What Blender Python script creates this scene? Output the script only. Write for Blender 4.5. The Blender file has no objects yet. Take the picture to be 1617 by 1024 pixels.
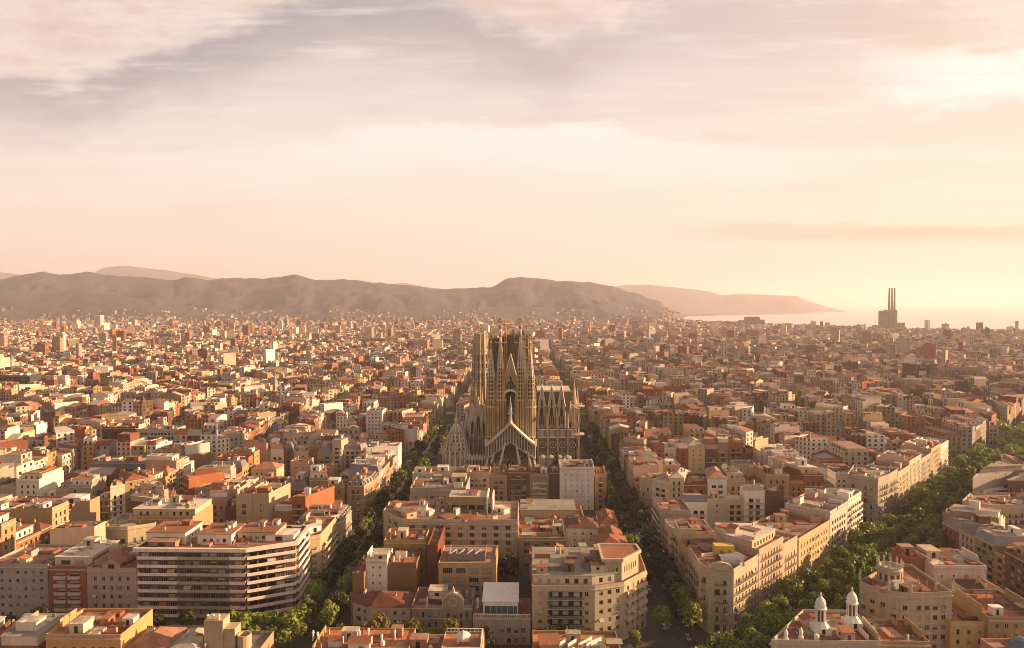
import bpy, math, random
from mathutils import Vector, noise

R = math.radians
random.seed(11)
S = bpy.context.scene
C = S.collection

# ------------------------------------------------------------------ camera
CAMZ = 122.0
cd = bpy.data.cameras.new('camera')
cam = bpy.data.objects.new('camera', cd)
C.objects.link(cam)
cam.location = (0, 0, CAMZ)
YAW, PITCH = 1.197, 1.649
cam.rotation_euler = (R(90 - PITCH), 0, R(YAW))
cd.sensor_width = 36.0
cd.lens = 23.98
cd.clip_start = 1.0
cd.clip_end = 200000.0
S.camera = cam
S.view_settings.view_transform = 'Standard'
S.view_settings.look = 'None'
S.view_settings.gamma = 1.0
S.view_settings.exposure = 1.38
S.view_settings.use_curve_mapping = False
try:
    S.cycles.use_denoising = True
    S.cycles.denoiser = 'OPENIMAGEDENOISE'
    S.cycles.denoising_prefilter = 'ACCURATE'
except Exception:
    pass
S.render.filter_size = 1.0
try:
    S.cycles.filter_width = 1.0
except Exception:
    pass
S.cycles.max_bounces = 5
S.cycles.diffuse_bounces = 3
S.cycles.glossy_bounces = 2
S.cycles.transmission_bounces = 2
S.cycles.transparent_max_bounces = 8
S.cycles.volume_bounces = 1

# ------------------------------------------------------------------ sun and sky
SUN_AZ, SUN_EL = 82.0, 15.0          # azimuth measured from +Y towards +X (the sea side)
sl = bpy.data.lights.new('sun', 'SUN')
sl.energy = 5.0
sl.angle = R(0.6)
sl.color = (1.0, 0.64, 0.335)
sun = bpy.data.objects.new('sun', sl)
C.objects.link(sun)
sd = Vector((math.sin(R(SUN_AZ)) * math.cos(R(SUN_EL)), math.cos(R(SUN_AZ)) * math.cos(R(SUN_EL)), math.sin(R(SUN_EL))))
sun.rotation_euler = sd.to_track_quat('Z', 'Y').to_euler()
sun.location = sd * 800


class NT:
    """small helper that chains shader nodes"""
    def __init__(s, tree):
        s.t = tree
        s.n = tree.nodes
        s.l = tree.links

    def node(s, typ, **kw):
        n = s.n.new(typ)
        for k, v in kw.items():
            setattr(n, k, v)
        return n

    def put(s, sock, v):
        if isinstance(v, bpy.types.NodeSocket):
            s.l.new(v, sock)
        else:
            if isinstance(v, (tuple, list)) and sock.type == 'RGBA' and len(v) == 3:
                v = tuple(v) + (1,)
            sock.default_value = v

    def m(s, op, a, b=0.0, c=0.0, clamp=False):
        n = s.node('ShaderNodeMath', operation=op, use_clamp=clamp)
        s.put(n.inputs[0], a)
        s.put(n.inputs[1], b)
        s.put(n.inputs[2], c)
        return n.outputs[0]

    def sstep(s, v, a, b):
        n = s.node('ShaderNodeMapRange', interpolation_type='SMOOTHSTEP')
        s.put(n.inputs['Value'], v)
        s.put(n.inputs['From Min'], a)
        s.put(n.inputs['From Max'], b)
        return n.outputs[0]

    def mix(s, f, a, b, typ='MIX'):
        n = s.node('ShaderNodeMix', data_type='RGBA', blend_type=typ)
        n.clamp_factor = True
        s.put(n.inputs[0], f)
        s.put(n.inputs[6], a)
        s.put(n.inputs[7], b)
        return n.outputs[2]

    def ramp(s, f, stops, interp='LINEAR'):
        n = s.node('ShaderNodeValToRGB')
        n.color_ramp.interpolation = interp
        e = n.color_ramp.elements
        while len(e) > 1:
            e.remove(e[-1])
        for i, (p, c) in enumerate(stops):
            if not isinstance(c, (tuple, list)):
                c = (c, c, c)
            el = e[0] if i == 0 else e.new(p)
            el.position = p
            el.color = tuple(c[:3]) + (1,)
        s.put(n.inputs[0], f)
        return n.outputs[0]

    def noise(s, vec, scale, detail=4, rough=0.55, dim='3D'):
        n = s.node('ShaderNodeTexNoise', noise_dimensions=dim)
        if vec is not None:
            s.put(n.inputs['Vector'], vec)
        n.inputs['Scale'].default_value = scale
        n.inputs['Detail'].default_value = detail
        n.inputs['Roughness'].default_value = rough
        return n.outputs[0]

    def comb(s, x, y, z):
        n = s.node('ShaderNodeCombineXYZ')
        s.put(n.inputs[0], x)
        s.put(n.inputs[1], y)
        s.put(n.inputs[2], z)
        return n.outputs[0]

    def sep(s, v):
        n = s.node('ShaderNodeSeparateXYZ')
        s.put(n.inputs[0], v)
        return n.outputs


W = bpy.data.worlds.new('World')
S.world = W
W.use_nodes = True
W.node_tree.nodes.clear()
w = NT(W.node_tree)
sky = w.node('ShaderNodeTexSky', sky_type='NISHITA')
sky.sun_disc = False
sky.sun_elevation = R(SUN_EL)
sky.sun_rotation = R(SUN_AZ)
sky.air_density = 1.6
sky.dust_density = 4.0
tc = w.node('ShaderNodeTexCoord')
dx, dy, dz = w.sep(tc.outputs['Generated'])
ay = w.m('MAXIMUM', w.m('ABSOLUTE', dy), 0.08)
U = w.m('DIVIDE', dx, ay)             # sideways slope of the direction
V = w.m('DIVIDE', w.m('MAXIMUM', dz, 0.0), ay)   # upward slope of the direction
s_ = w.m('MULTIPLY_ADD', U, 0.666, 0.514, clamp=True)   # 0..1 from the hills over to the sea
h_ = w.m('MULTIPLY', V, 1077.0)        # height above the horizon in thousandths
front = w.sstep(dy, -0.25, 0.25)
nv = w.comb(w.m('MULTIPLY', U, 3.2), w.m('MULTIPLY', V, 13.0), 0.0)
n1 = w.noise(nv, 1.1, 6, 0.6)
nv2 = w.comb(w.m('MULTIPLY', U, 9.0), w.m('MULTIPLY', V, 26.0), 3.7)
n2 = w.noise(nv2, 1.2, 6, 0.62)
wob = w.m('ADD', w.m('MULTIPLY', w.m('SUBTRACT', n1, 0.5), 95.0), w.m('MULTIPLY', w.m('SUBTRACT', n2, 0.5), 95.0))
h = w.m('ADD', h_, wob)
base = w.ramp(w.m('MULTIPLY', h_, 1 / 1200.0, clamp=True), [
    (0.0, (.96, .80, .66)), (.06, (.97, .825, .71)), (.14, (.98, .845, .75)), (.22, (.94, .81, .73)),
    (.30, (.82, .69, .635)), (.38, (.68, .565, .54)), (.48, (.47, .385, .38)), (.62, (.16, .14, .14)), (1.0, (.07, .063, .066))])
seaward = w.m('MULTIPLY', w.sstep(s_, .45, 1.0), w.sstep(h_, 230.0, 0.0))
base = w.mix(w.m('MULTIPLY', seaward, .8), base, (.80, .60, .47))
# warm thin veil on the sea side higher up
base = w.mix(w.m('MULTIPLY', w.sstep(s_, .5, 1.0), w.m('MULTIPLY', w.sstep(h_, 90.0, 250.0), .7)), base, (.88, .69, .58))
# bright altostratus sheet with a crisp upper edge
e2 = w.m('MULTIPLY', w.ramp(s_, [(.0, .42), (.11, .425), (.19, .44), (.26, .437), (.31, .453), (.37, .478), (.42, .50), (.50, .497), (.58, .485), (.64, .465), (.72, .44), (1.0, .42)], 'EASE'), 570.0)
w2 = w.ramp(s_, [(.05, 0.0), (.2, .40), (.33, .55), (.45, .8), (.58, .75), (.68, .5), (.85, .15), (1.0, .1)], 'EASE')
d2 = w.m('SUBTRACT', w.m('ADD', h_, w.m('MULTIPLY', wob, .75)), e2)
m2 = w.m('MULTIPLY', w.sstep(d2, 12.0, -9.0), w.sstep(d2, -105.0, -12.0))
base = w.mix(w.m('MULTIPLY', m2, w2), base, (1.12, 1.02, .93))
# mauve cloud belly below the lit upper deck
e1 = w.m('MULTIPLY', w.ramp(s_, [(0, .62), (.06, .612), (.10, .645), (.16, .69), (.22, .735), (.27, .80), (.33, .835), (.40, .83), (.44, .79), (.48, .745), (.54, .685),
                                 (.58, .725), (.63, .79), (.68, .815), (.76, .79), (.82, .795), (.88, .76), (.94, .72), (1.0, .69)], 'EASE'), 580.0)
d1 = w.m('SUBTRACT', h, e1)
belly = w.ramp(s_, [(0, (.50, .405, .425)), (.2, (.42, .35, .385)), (.42, (.46, .38, .40)), (.6, (.64, .51, .475)), (.8, (.74, .58, .51)), (1, (.84, .60, .46))])
mb = w.m('MULTIPLY', w.sstep(d1, 14.0, -22.0), w.sstep(d1, w.m('MULTIPLY_ADD', s_, 30.0, -135.0), -8.0))
base = w.mix(w.m('MULTIPLY', mb, .92), base, belly)
deck = w.mix(w.sstep(n2, .35, .65), (.80, .585, .50), (.95, .76, .66))
base = w.mix(w.m('MULTIPLY', w.sstep(d1, -4.0, 30.0), w.m('MULTIPLY', w.sstep(h_, 900.0, 560.0), .92)), base, deck)
# bright opening over the sea
ro = w.m('MULTIPLY', w.m('MULTIPLY', w.sstep(h, 412.0, 372.0), w.sstep(h, 285.0, 335.0)), w.sstep(w.m('ADD', s_, w.m('MULTIPLY', w.m('SUBTRACT', n2, .5), .18)), .78, .95))
base = w.mix(ro, base, (1.1, 1.01, .93))
# thin low streak over the sea
sh = w.m('ADD', h_, w.m('MULTIPLY', wob, .16))
st = w.m('MULTIPLY', w.m('MULTIPLY', w.sstep(sh, 128.0, 119.0), w.sstep(sh, 88.0, 108.0)), w.sstep(s_, .6, .82))
base = w.mix(w.m('MULTIPLY', st, .85), base, (.66, .45, .34))
nv3 = w.comb(w.m('MULTIPLY', U, 2.6), w.m('MULTIPLY', V, 30.0), 9.1)
n3 = w.noise(nv3, 1.3, 7, 0.66)
base = w.mix(w.m('MULTIPLY', w.m('MULTIPLY', w.sstep(n3, .50, .72), w.sstep(h_, 60.0, 160.0)), .5), base, (1.04, .93, .84))
base = w.mix(w.m('MULTIPLY', w.m('MULTIPLY', w.sstep(n3, .50, .30), w.sstep(h_, 80.0, 200.0)), .24), base, (.60, .49, .48))
# the sky away from the sun is duller
base = w.mix(front, w.mix(1.0, base, (.86, .82, .78), 'MULTIPLY'), base)
col = w.mix(.10, w.mix(1.0, base, (3.85, 3.85, 3.85), 'MULTIPLY'), sky.outputs[0])
bg = w.node('ShaderNodeBackground')
w.put(bg.inputs[0], col)
bg.inputs[1].default_value = 0.1
wo = w.node('ShaderNodeOutputWorld')
w.l.new(bg.outputs[0], wo.inputs[0])


def xat(px, d):
    """sideways position of a photo column at forward distance d (metres)"""
    return d * math.tan(math.atan((px - 808.5) / 1077.0) - R(YAW))


def zat(py, d):
    return CAMZ - (py - 481.0) * d / 1077.0

# ------------------------------------------------------------------ materials
def newmat(name):
    m = bpy.data.materials.new(name)
    m.use_nodes = True
    t = NT(m.node_tree)
    b = m.node_tree.nodes['Principled BSDF']
    b.inputs['Roughness'].default_value = .8
    return m, t, b


def wpos(t):
    return t.node('ShaderNodeNewGeometry').outputs['Position']


def worn(t, colsock, amount=.5, streak=True, big=.09, small=.9):
    """weather a paint colour with soft blotches, rain streaks and grain"""
    p = wpos(t)
    a = t.noise(p, big, 3)
    c = t.noise(p, small, 4, .65)
    f = t.m('ADD', t.m('MULTIPLY', a, .5), t.m('MULTIPLY', c, .5))
    if streak:
        x, y, z = t.sep(p)
        sv = t.comb(t.m('MULTIPLY', x, 1.3), t.m('MULTIPLY', y, 1.3), t.m('MULTIPLY', z, .12))
        f = t.m('ADD', t.m('MULTIPLY', f, .6), t.m('MULTIPLY', t.noise(sv, 1.0, 3, .6), .4))
    g = t.m('MULTIPLY_ADD', t.m('SUBTRACT', f, .5), amount * 3.2, 1.0 - amount * .12)
    g = t.m('MINIMUM', t.m('MAXIMUM', g, .35), 1.35)
    v = t.node('ShaderNodeVectorMath', operation='SCALE')
    t.put(v.inputs[0], colsock)
    t.put(v.inputs['Scale'], g)
    return v.outputs[0]


def objcol(t):
    return t.node('ShaderNodeObjectInfo').outputs['Color']


MAT = {}


def solid(name, col, rough=.8, wear=.25, metal=0.0, streak=False):
    m, t, b = newmat(name)
    rgb = t.node('ShaderNodeRGB')
    rgb.outputs[0].default_value = tuple(col) + (1,)
    t.put(b.inputs['Base Color'], worn(t, rgb.outputs[0], wear, streak))
    b.inputs['Roughness'].default_value = rough
    b.inputs['Metallic'].default_value = metal
    MAT[name] = m
    return m


# wall paint, its colour is a property of each object
m, t, b = newmat('plaster')
t.put(b.inputs['Base Color'], worn(t, objcol(t), .42))
b.inputs['Roughness'].default_value = .88
MAT['plaster'] = m
# clay pavers or roofing sheets of the terraces
m, t, b = newmat('roof_paver')
c = worn(t, objcol(t), .8, False, .12, .8)
vo = t.node('ShaderNodeTexVoronoi', distance='CHEBYCHEV')
vo.inputs['Scale'].default_value = .22
t.put(vo.inputs['Vector'], wpos(t))
cs = t.sep(vo.outputs['Color'])
c = t.mix(t.m('MULTIPLY', t.m('GREATER_THAN', cs[0], .55), .5), c, t.mix(cs[1], (.16, .09, .06), (.42, .33, .26)))
t.put(b.inputs['Base Color'], c)
b.inputs['Roughness'].default_value = .9
MAT['roof_paver'] = m
# curved roof tiles
m, t, b = newmat('roof_tile')
wv = t.node('ShaderNodeTexWave', wave_type='BANDS', bands_direction='X')
wv.inputs['Scale'].default_value = 1.3
wv.inputs['Distortion'].default_value = .6
t.put(wv.inputs['Vector'], wpos(t))
bp = t.node('ShaderNodeBump')
bp.inputs['Strength'].default_value = .5
t.put(bp.inputs['Height'], wv.outputs[1])
t.l.new(bp.outputs[0], b.inputs['Normal'])
t.put(b.inputs['Base Color'], worn(t, objcol(t), .7, False, .3, 2.2))
MAT['roof_tile'] = m
# window glass with drawn curtains, blinds or shutters behind in some of them
m, t, b = newmat('glazing')
rn = t.node('ShaderNodeObjectInfo').outputs['Random']
gc = t.ramp(rn, [(0, (.018, .017, .016)), (.50, (.030, .026, .022)), (.66, (.07, .05, .035)), (.78, (.20, .16, .12)), (.88, (.34, .29, .23)), (.95, (.05, .07, .05))], 'CONSTANT')
t.put(b.inputs['Base Color'], gc)
t.put(b.inputs['Roughness'], t.ramp(rn, [(0, .12), (.66, .5)], 'CONSTANT'))
MAT['glazing'] = m
solid('glass_dark', (.022, .020, .018), .15, .1)
solid('glass_warm', (.06, .045, .03), .4, .2)
solid('blind', (.36, .31, .25), .7, .2)
solid('shutter', (.09, .055, .035), .7, .2)
solid('frame_pale', (.55, .48, .40), .6, .2)
solid('iron', (.03, .028, .026), .5, .1)
solid('trim', (.52, .43, .33), .85, .3, streak=True)
solid('white', (.76, .73, .68), .8, .3, streak=True)
solid('asphalt', (.045, .042, .04), .85, .35)
solid('pavement', (.085, .072, .06), .9, .3)
solid('road_paint', (.35, .33, .3), .8, .3)
solid('bark', (.10, .07, .05), .9, .3)
solid('rubber', (.02, .02, .02), .8, .1)
solid('metal_grey', (.30, .30, .31), .4, .3, .4)
solid('zinc', (.20, .20, .21), .5, .4, .2)
solid('clay', (.33, .13, .065), .9, .6)
solid('gravel', (.30, .26, .22), .95, .5)
solid('awning', (.10, .20, .14), .8, .2)
solid('teal_glass', (.05, .13, .14), .12, .2)
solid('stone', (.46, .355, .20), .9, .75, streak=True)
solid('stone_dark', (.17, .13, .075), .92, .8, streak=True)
solid('stone_shade', (.135, .10, .058), .92, .8, streak=True)  # darker stone: shade between and behind the bell towers is put into its colour
solid('pink_paving', (.30, .19, .14), .9, .4)
solid('stone_pale', (.64, .57, .48), .9, .6, streak=True)
solid('stone_grey', (.38, .335, .265), .9, .7, streak=True)
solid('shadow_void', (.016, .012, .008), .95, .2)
solid('mosaic_red', (.45, .16, .09), .5, .5)
solid('mosaic_pale', (.66, .55, .40), .45, .5)
solid('mosaic_gold', (.50, .33, .12), .4, .4)
solid('rust', (.33, .15, .07), .8, .5)
m, t, b = newmat('car_paint')
t.put(b.inputs['Base Color'], objcol(t))
b.inputs['Roughness'].default_value = .3
b.inputs['Coat Weight'].default_value = .5
MAT['car_paint'] = m


def leafmat(name, lo, hi, scale=.35):
    m, t, b = newmat(name)
    r = t.node('ShaderNodeObjectInfo').outputs['Random']
    n = t.noise(wpos(t), scale, 3, .6)
    f = t.m('ADD', t.m('MULTIPLY', n, 1.3), t.m('MULTIPLY_ADD', r, .5, -.42), clamp=True)
    c = t.mix(f, lo, hi)
    t.put(b.inputs['Base Color'], c)
    b.inputs['Roughness'].default_value = .6
    tr = t.node('ShaderNodeBsdfTranslucent')
    t.put(tr.inputs[0], c)
    mx = t.node('ShaderNodeMixShader')
    mx.inputs[0].default_value = .28
    t.l.new(b.outputs[0], mx.inputs[1])
    t.l.new(tr.outputs[0], mx.inputs[2])
    t.l.new(mx.outputs[0], m.node_tree.nodes['Material Output'].inputs[0])
    MAT[name] = m


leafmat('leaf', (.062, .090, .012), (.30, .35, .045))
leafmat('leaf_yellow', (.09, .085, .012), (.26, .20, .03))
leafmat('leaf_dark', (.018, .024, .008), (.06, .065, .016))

# mass of far houses: colour per house, windows as a pattern of the walls
def citymat(name):
    m, t, b = newmat(name)
    at = t.node('ShaderNodeAttribute', attribute_name='Col')
    uv = t.node('ShaderNodeUVMap', uv_map='UVMap')
    u, v, _ = t.sep(uv.outputs[0])
    bu = t.m('FRACT', u)
    bv = t.m('FRACT', v)
    win = t.m('MULTIPLY', t.m('MULTIPLY', t.m('GREATER_THAN', bu, .30), t.m('LESS_THAN', bu, .70)),
              t.m('MULTIPLY', t.m('GREATER_THAN', bv, .16), t.m('LESS_THAN', bv, .74)))
    slab = t.m('LESS_THAN', bv, .10)
    ok = t.m('GREATER_THAN', u, .001)
    wn = t.node('ShaderNodeTexWhiteNoise', noise_dimensions='2D')
    t.put(wn.inputs[0], t.comb(t.m('FLOOR', u), t.m('FLOOR', v), 0))
    wc = t.ramp(wn.outputs[0], [(0, (.02, .018, .015)), (.55, (.04, .03, .022)), (.72, (.10, .07, .045)), (.84, (.30, .25, .19))], 'CONSTANT')
    c = worn(t, at.outputs[0], .5)
    c = t.mix(t.m('MULTIPLY', ok, win), c, wc)
    c = t.mix(t.m('MULTIPLY', t.m('MULTIPLY', ok, slab), .45), c, (.10, .075, .05))
    t.put(b.inputs['Base Color'], c)
    b.inputs['Roughness'].default_value = .85
    MAT[name] = m


citymat('city')

m, t, b = newmat('hill_forest')
p = wpos(t)
n = t.noise(p, .006, 5, .6)
n2_ = t.noise(p, .05, 4, .65)
c = t.mix(t.m('ADD', t.m('MULTIPLY', n, .6), t.m('MULTIPLY', n2_, .5), clamp=True), (.015, .016, .022), (.052, .045, .050))
t.put(b.inputs['Base Color'], c)
b.inputs['Roughness'].default_value = .95
MAT['hill_forest'] = m
m, t, b = newmat('sea_water')
b.inputs['Base Color'].default_value = (.55, .50, .43, 1)
b.inputs['Roughness'].default_value = .22
bp = t.node('ShaderNodeBump')
bp.inputs['Strength'].default_value = .25
bp.inputs['Distance'].default_value = 1.0
t.put(bp.inputs['Height'], t.noise(wpos(t), .02, 5, .65))
t.l.new(bp.outputs[0], b.inputs['Normal'])
MAT['sea_water'] = m
m, t, b = newmat('town_ground')
n = t.noise(wpos(t), .02, 5, .6)
t.put(b.inputs['Base Color'], t.mix(n, (.05, .042, .035), (.10, .085, .065)))
b.inputs['Roughness'].default_value = .95
MAT['town_ground'] = m


# ------------------------------------------------------------------ mesh helpers
class MB:
    """collects faces and links them as ONE mesh object"""
    def __init__(s):
        s.v = []
        s.f = []
        s.m = []
        s.c = []
        s.uv = []
        s.mats = []
        s.use_col = False

    def mi(s, mat):
        if mat not in s.mats:
            s.mats.append(mat)
        return s.mats.index(mat)

    def poly(s, pts, mat='plaster', col=None, uv=None):
        n = len(s.v)
        s.v.extend([tuple(p) for p in pts])
        s.f.append(tuple(range(n, n + len(pts))))
        s.m.append(s.mi(mat))
        if s.use_col:
            s.c.extend([col] * len(pts))
            s.uv.extend(uv if uv else [(0, 0)] * len(pts))

    def box(s, x0, x1, y0, y1, z0, z1, mat='plaster', bottom=False, col=None):
        s.prism([(x0, y0), (x1, y0), (x1, y1), (x0, y1)], z0, z1, mat, bottom=bottom, col=col)

    def prism(s, pts, z0, z1, mat='plaster', top=None, bottom=False, col=None, cap=True):
        n = len(pts)
        for i in range(n):
            a, b_ = pts[i], pts[(i + 1) % n]
            s.poly([(a[0], a[1], z0), (b_[0], b_[1], z0), (b_[0], b_[1], z1), (a[0], a[1], z1)], mat, col)
        if cap:
            s.poly([(p[0], p[1], z1) for p in pts], top or mat, col)
        if bottom:
            s.poly([(p[0], p[1], z0) for p in reversed(pts)], mat, col)

    def lathe(s, cx, cy, prof, n=12, mat='plaster', rot=0.0, cap=True, sx=1, sy=1):
        """prof: list of (z, r[, mat])"""
        ring = []
        for q in prof:
            ring.append([(cx + sx * q[1] * math.cos(rot + 2 * math.pi * k / n), cy + sy * q[1] * math.sin(rot + 2 * math.pi * k / n), q[0]) for k in range(n)])
        for j in range(len(prof) - 1):
            mt = prof[j][2] if len(prof[j]) > 2 else mat
            for k in range(n):
                k2 = (k + 1) % n
                s.poly([ring[j][k], ring[j][k2], ring[j + 1][k2], ring[j + 1][k]], mt)
        if cap and prof[-1][1] > .02:
            s.poly(ring[-1], mat)

    def bar(s, p, q, r, mat='plaster', n=4, r2=None):
        p, q = Vector(p), Vector(q)
        d = (q - p)
        if d.length < 1e-6:
            return
        d.normalize()
        a = d.orthogonal().normalized()
        if abs(d.z) < .95:
            a = d.cross(Vector((0, 0, 1))).normalized()
        b_ = d.cross(a)
        r2 = r if r2 is None else r2
        A, B = [], []
        for k in range(n):
            th = 2 * math.pi * (k + .5) / n
            o = a * math.cos(th) + b_ * math.sin(th)
            A.append(p + o * r * (1.414 if n == 4 else 1))
            B.append(q + o * r2 * (1.414 if n == 4 else 1))
        for k in range(n):
            s.poly([A[k], A[(k + 1) % n], B[(k + 1) % n], B[k]], mat)
        s.poly(list(reversed(A)), mat)
        s.poly(B, mat)

    def mesh(s, name, off=(0, 0, 0), smooth=False):
        me = bpy.data.meshes.new(name)
        ox, oy, oz = off
        me.from_pydata([(x - ox, y - oy, z - oz) for x, y, z in s.v] if (ox or oy or oz) else s.v, [], s.f)
        for mt in s.mats:
            me.materials.append(MAT[mt])
        if len(s.mats) > 1:
            me.polygons.foreach_set('material_index', s.m)
        if smooth:
            me.polygons.foreach_set('use_smooth', [True] * len(s.f))
        if s.use_col:
            import numpy as np
            ca = me.color_attributes.new('Col', 'FLOAT_COLOR', 'CORNER')
            arr = np.ones((len(s.c), 4), dtype=np.float32)
            arr[:, :3] = np.array(s.c, dtype=np.float32)
            ca.data.foreach_set('color', arr.ravel())
            ul = me.uv_layers.new(name='UVMap')
            ul.data.foreach_set('uv', np.array(s.uv, dtype=np.float32).ravel())
        me.update()
        return me

    def build(s, name, parent=None, off=(0, 0, 0), color=None, smooth=False):
        o = bpy.data.objects.new(name, s.mesh(name, off, smooth))
        C.objects.link(o)
        if parent is not None:
            o.parent = parent
        if color is not None:
            o.color = tuple(color) + (1,)
        return o


def empty(name, loc, label, cat, group=None):
    o = bpy.data.objects.new(name, None)
    o.empty_display_size = .5
    C.objects.link(o)
    o.location = loc
    o['label'] = label
    o['category'] = cat
    if group:
        o['group'] = group
    return o


def tag(o, label, cat, group=None):
    o['label'] = label
    o['category'] = cat
    if group:
        o['group'] = group
    return o


def struct(o, kind='structure'):
    o['kind'] = kind
    return o


def put(me, name, parent, loc=(0, 0, 0), rz=0.0, color=None, scale=None):
    """one more object that shares a mesh"""
    o = bpy.data.objects.new(name, me)
    C.objects.link(o)
    if parent is not None:
        o.parent = parent
    o.location = loc
    if rz:
        o.rotation_euler = (0, 0, rz)
    if scale:
        o.scale = scale
    if color is not None:
        o.color = tuple(color) + (1,)
    return o


# ------------------------------------------------------------------ setting: land, sea, hills
mb = MB()
land = [(-45000, -3000), (6500, -3000), (5200, 2600), (3300, 2960), (2600, 3020), (2020, 3060), (2030, 3300), (1800, 3320), (1730, 3420), (1560, 3950), (1290, 4700), (1240, 5600),
        (1700, 7200), (4300, 9800), (4400, 11500), (3000, 20000), (-45000, 45000)]
mb.poly([(x, y, 0) for x, y in land], 'town_ground')
struct(mb.build('ground'))
mb = MB()
mb.poly([(-2000, 1500, -1.5), (70000, 1500, -1.5), (70000, 70000, -1.5), (-2000, 70000, -1.5)], 'sea_water')
struct(mb.build('sea'))

RIDGES = {
    'main': dict(D=6000., s=4100., pts=[(-260, 446), (-120, 436), (0, 440), (30, 433), (70, 428), (110, 433), (140, 428), (185, 434), (240, 437), (275, 442), (300, 437), (330, 442), (360, 438), (405, 440), (440, 436), (468, 432), (500, 441),
                 (545, 440), (600, 446), (640, 449), (690, 456), (745, 454), (775, 453), (800, 441), (825, 437), (850, 438), (880, 443), (930, 446), (965, 452), (1000, 462), (1035, 474), (1072, 487)]),
    'foot': dict(D=5000., s=3900., pts=[(-260, 450), (-100, 452), (0, 455), (60, 464), (130, 459), (170, 464), (215, 470), (260, 477), (300, 484), (340, 487), (400, 489), (470, 486), (540, 489), (620, 490), (700, 489), (760, 487), (830, 484), (900, 487), (960, 490), (1020, 493)]),
    'pale': dict(D=13000., s=11000., pts=[(-200, 430), (-60, 426), (0, 428), (35, 432), (80, 440), (110, 446), (150, 429), (165, 421), (180, 419), (200, 418), (225, 421), (260, 425), (300, 431), (345, 439), (380, 447), (560, 452), (600, 449), (640, 446), (665, 452), (720, 458), (900, 460),
                 (960, 454), (985, 450), (1020, 449), (1050, 452), (1090, 456), (1120, 460), (1140, 466), (1170, 464), (1200, 465), (1250, 467), (1290, 471), (1330, 476)]),
    'cape': dict(D=12500., s=11400., pts=[(900, 474), (960, 468), (1010, 461), (1060, 462), (1100, 464), (1130, 471), (1165, 478), (1190, 480), (1230, 482), (1262, 481), (1290, 484), (1335, 487)]),
}


def ridge_top(rd, px):
    P = rd['pts']
    if px <= P[0][0]:
        return P[0][1]
    for (x0, y0), (x1, y1) in zip(P, P[1:]):
        if px <= x1:
            t_ = (px - x0) / (x1 - x0)
            t_ = t_ * t_ * (3 - 2 * t_) * .6 + t_ * .4
            return y0 + (y1 - y0) * t_
    return P[-1][1]


def ridge_z(rd, px, d):
    D, s0 = rd['D'], rd['s']
    top = max(0.0, zat(ridge_top(rd, px), D))
    x = xat(px, d)
    if d <= D:
        t_ = max(0.0, (d - s0) / (D - s0))
        z = top * (t_ ** 1.5)
        w_ = min(1.0, 4 * t_ * (1 - t_)) * top
        z += w_ * .24 * (noise.fractal(Vector((x / 520., d / 900., 1.7)), 0.7, 2.1, 4))
        z += top * .05 * min(1., t_ * 2) * noise.fractal(Vector((x / 260., d / 400., 5.)), .8, 2.2, 5)
    else:
        z = top * max(0.0, 1 - (d - D) / (D * .12)) ** .8
    return z


def build_ridge(key, name, nx, ny):
    rd = RIDGES[key]
    p0, p1 = rd['pts'][0][0], rd['pts'][-1][0]
    ds = [rd['s'] + (rd['D'] * 1.12 - rd['s']) * j / ny for j in range(ny + 1)]
    vs, fs = [], []
    for j, d in enumerate(ds):
        for i in range(nx + 1):
            px = p0 + (p1 - p0) * i / nx
            z = ridge_z(rd, px, d)
            fade = min(1.0, (nx - i) / 12.0)
            vs.append((xat(px, d), d, -1.0 + (z + .3) * fade))
    for j in range(ny):
        for i in range(nx):
            a = j * (nx + 1) + i
            fs.append((a, a + 1, a + nx + 2, a + nx + 1))
    me = bpy.data.meshes.new(name)
    me.from_pydata(vs, [], fs)
    me.polygons.foreach_set('use_smooth', [True] * len(fs))
    me.materials.append(MAT['hill_forest'])
    o = bpy.data.objects.new(name, me)
    C.objects.link(o)
    struct(o)


build_ridge('main', 'hills', 560, 60)
build_ridge('foot', 'foothills', 420, 36)
build_ridge('pale', 'mountains', 260, 14)
build_ridge('cape', 'headland', 120, 10)

# ------------------------------------------------------------------ building kit
PAINT = {
    'cream': (.50, .40, .28), 'pale': (.58, .50, .41), 'ochre': (.44, .27, .12), 'tan': (.38, .255, .145), 'pink': (.50, .31, .24),
    'grey': (.36, .32, .28), 'brick': (.25, .085, .045), 'rust': (.33, .12, .045), 'white': (.74, .69, .63), 'brown': (.16, .085, .05),
    'olive': (.30, .25, .14), 'sand': (.50, .38, .24),
}
PAINT_W = ['cream'] * 4 + ['pale'] * 4 + ['ochre'] * 2 + ['tan'] * 4 + ['pink'] * 3 + ['grey'] * 4 + ['brick'] * 4 + ['rust'] * 4 + ['white'] * 7 + ['brown'] * 5 + ['olive'] * 2 + ['sand'] * 3
ROOF = {
    'terracotta': (.34, .105, .046), 'red brown': (.16, .054, .03), 'rose clay': (.38, .19, .125), 'grey gravel': (.20, .175, .15), 'pale': (.46, .40, .34), 'rust': (.26, .085, .036),
}
ROOF_W = ['terracotta'] * 4 + ['red brown'] * 4 + ['rose clay'] * 7 + ['grey gravel'] * 5 + ['pale'] * 5 + ['rust'] * 2


def vary(c, rnd, a=.12):
    k = 1 + rnd.uniform(-a, a)
    return tuple(max(.01, min(.85, x * k * (1 + rnd.uniform(-.04, .04)))) for x in c)


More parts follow.
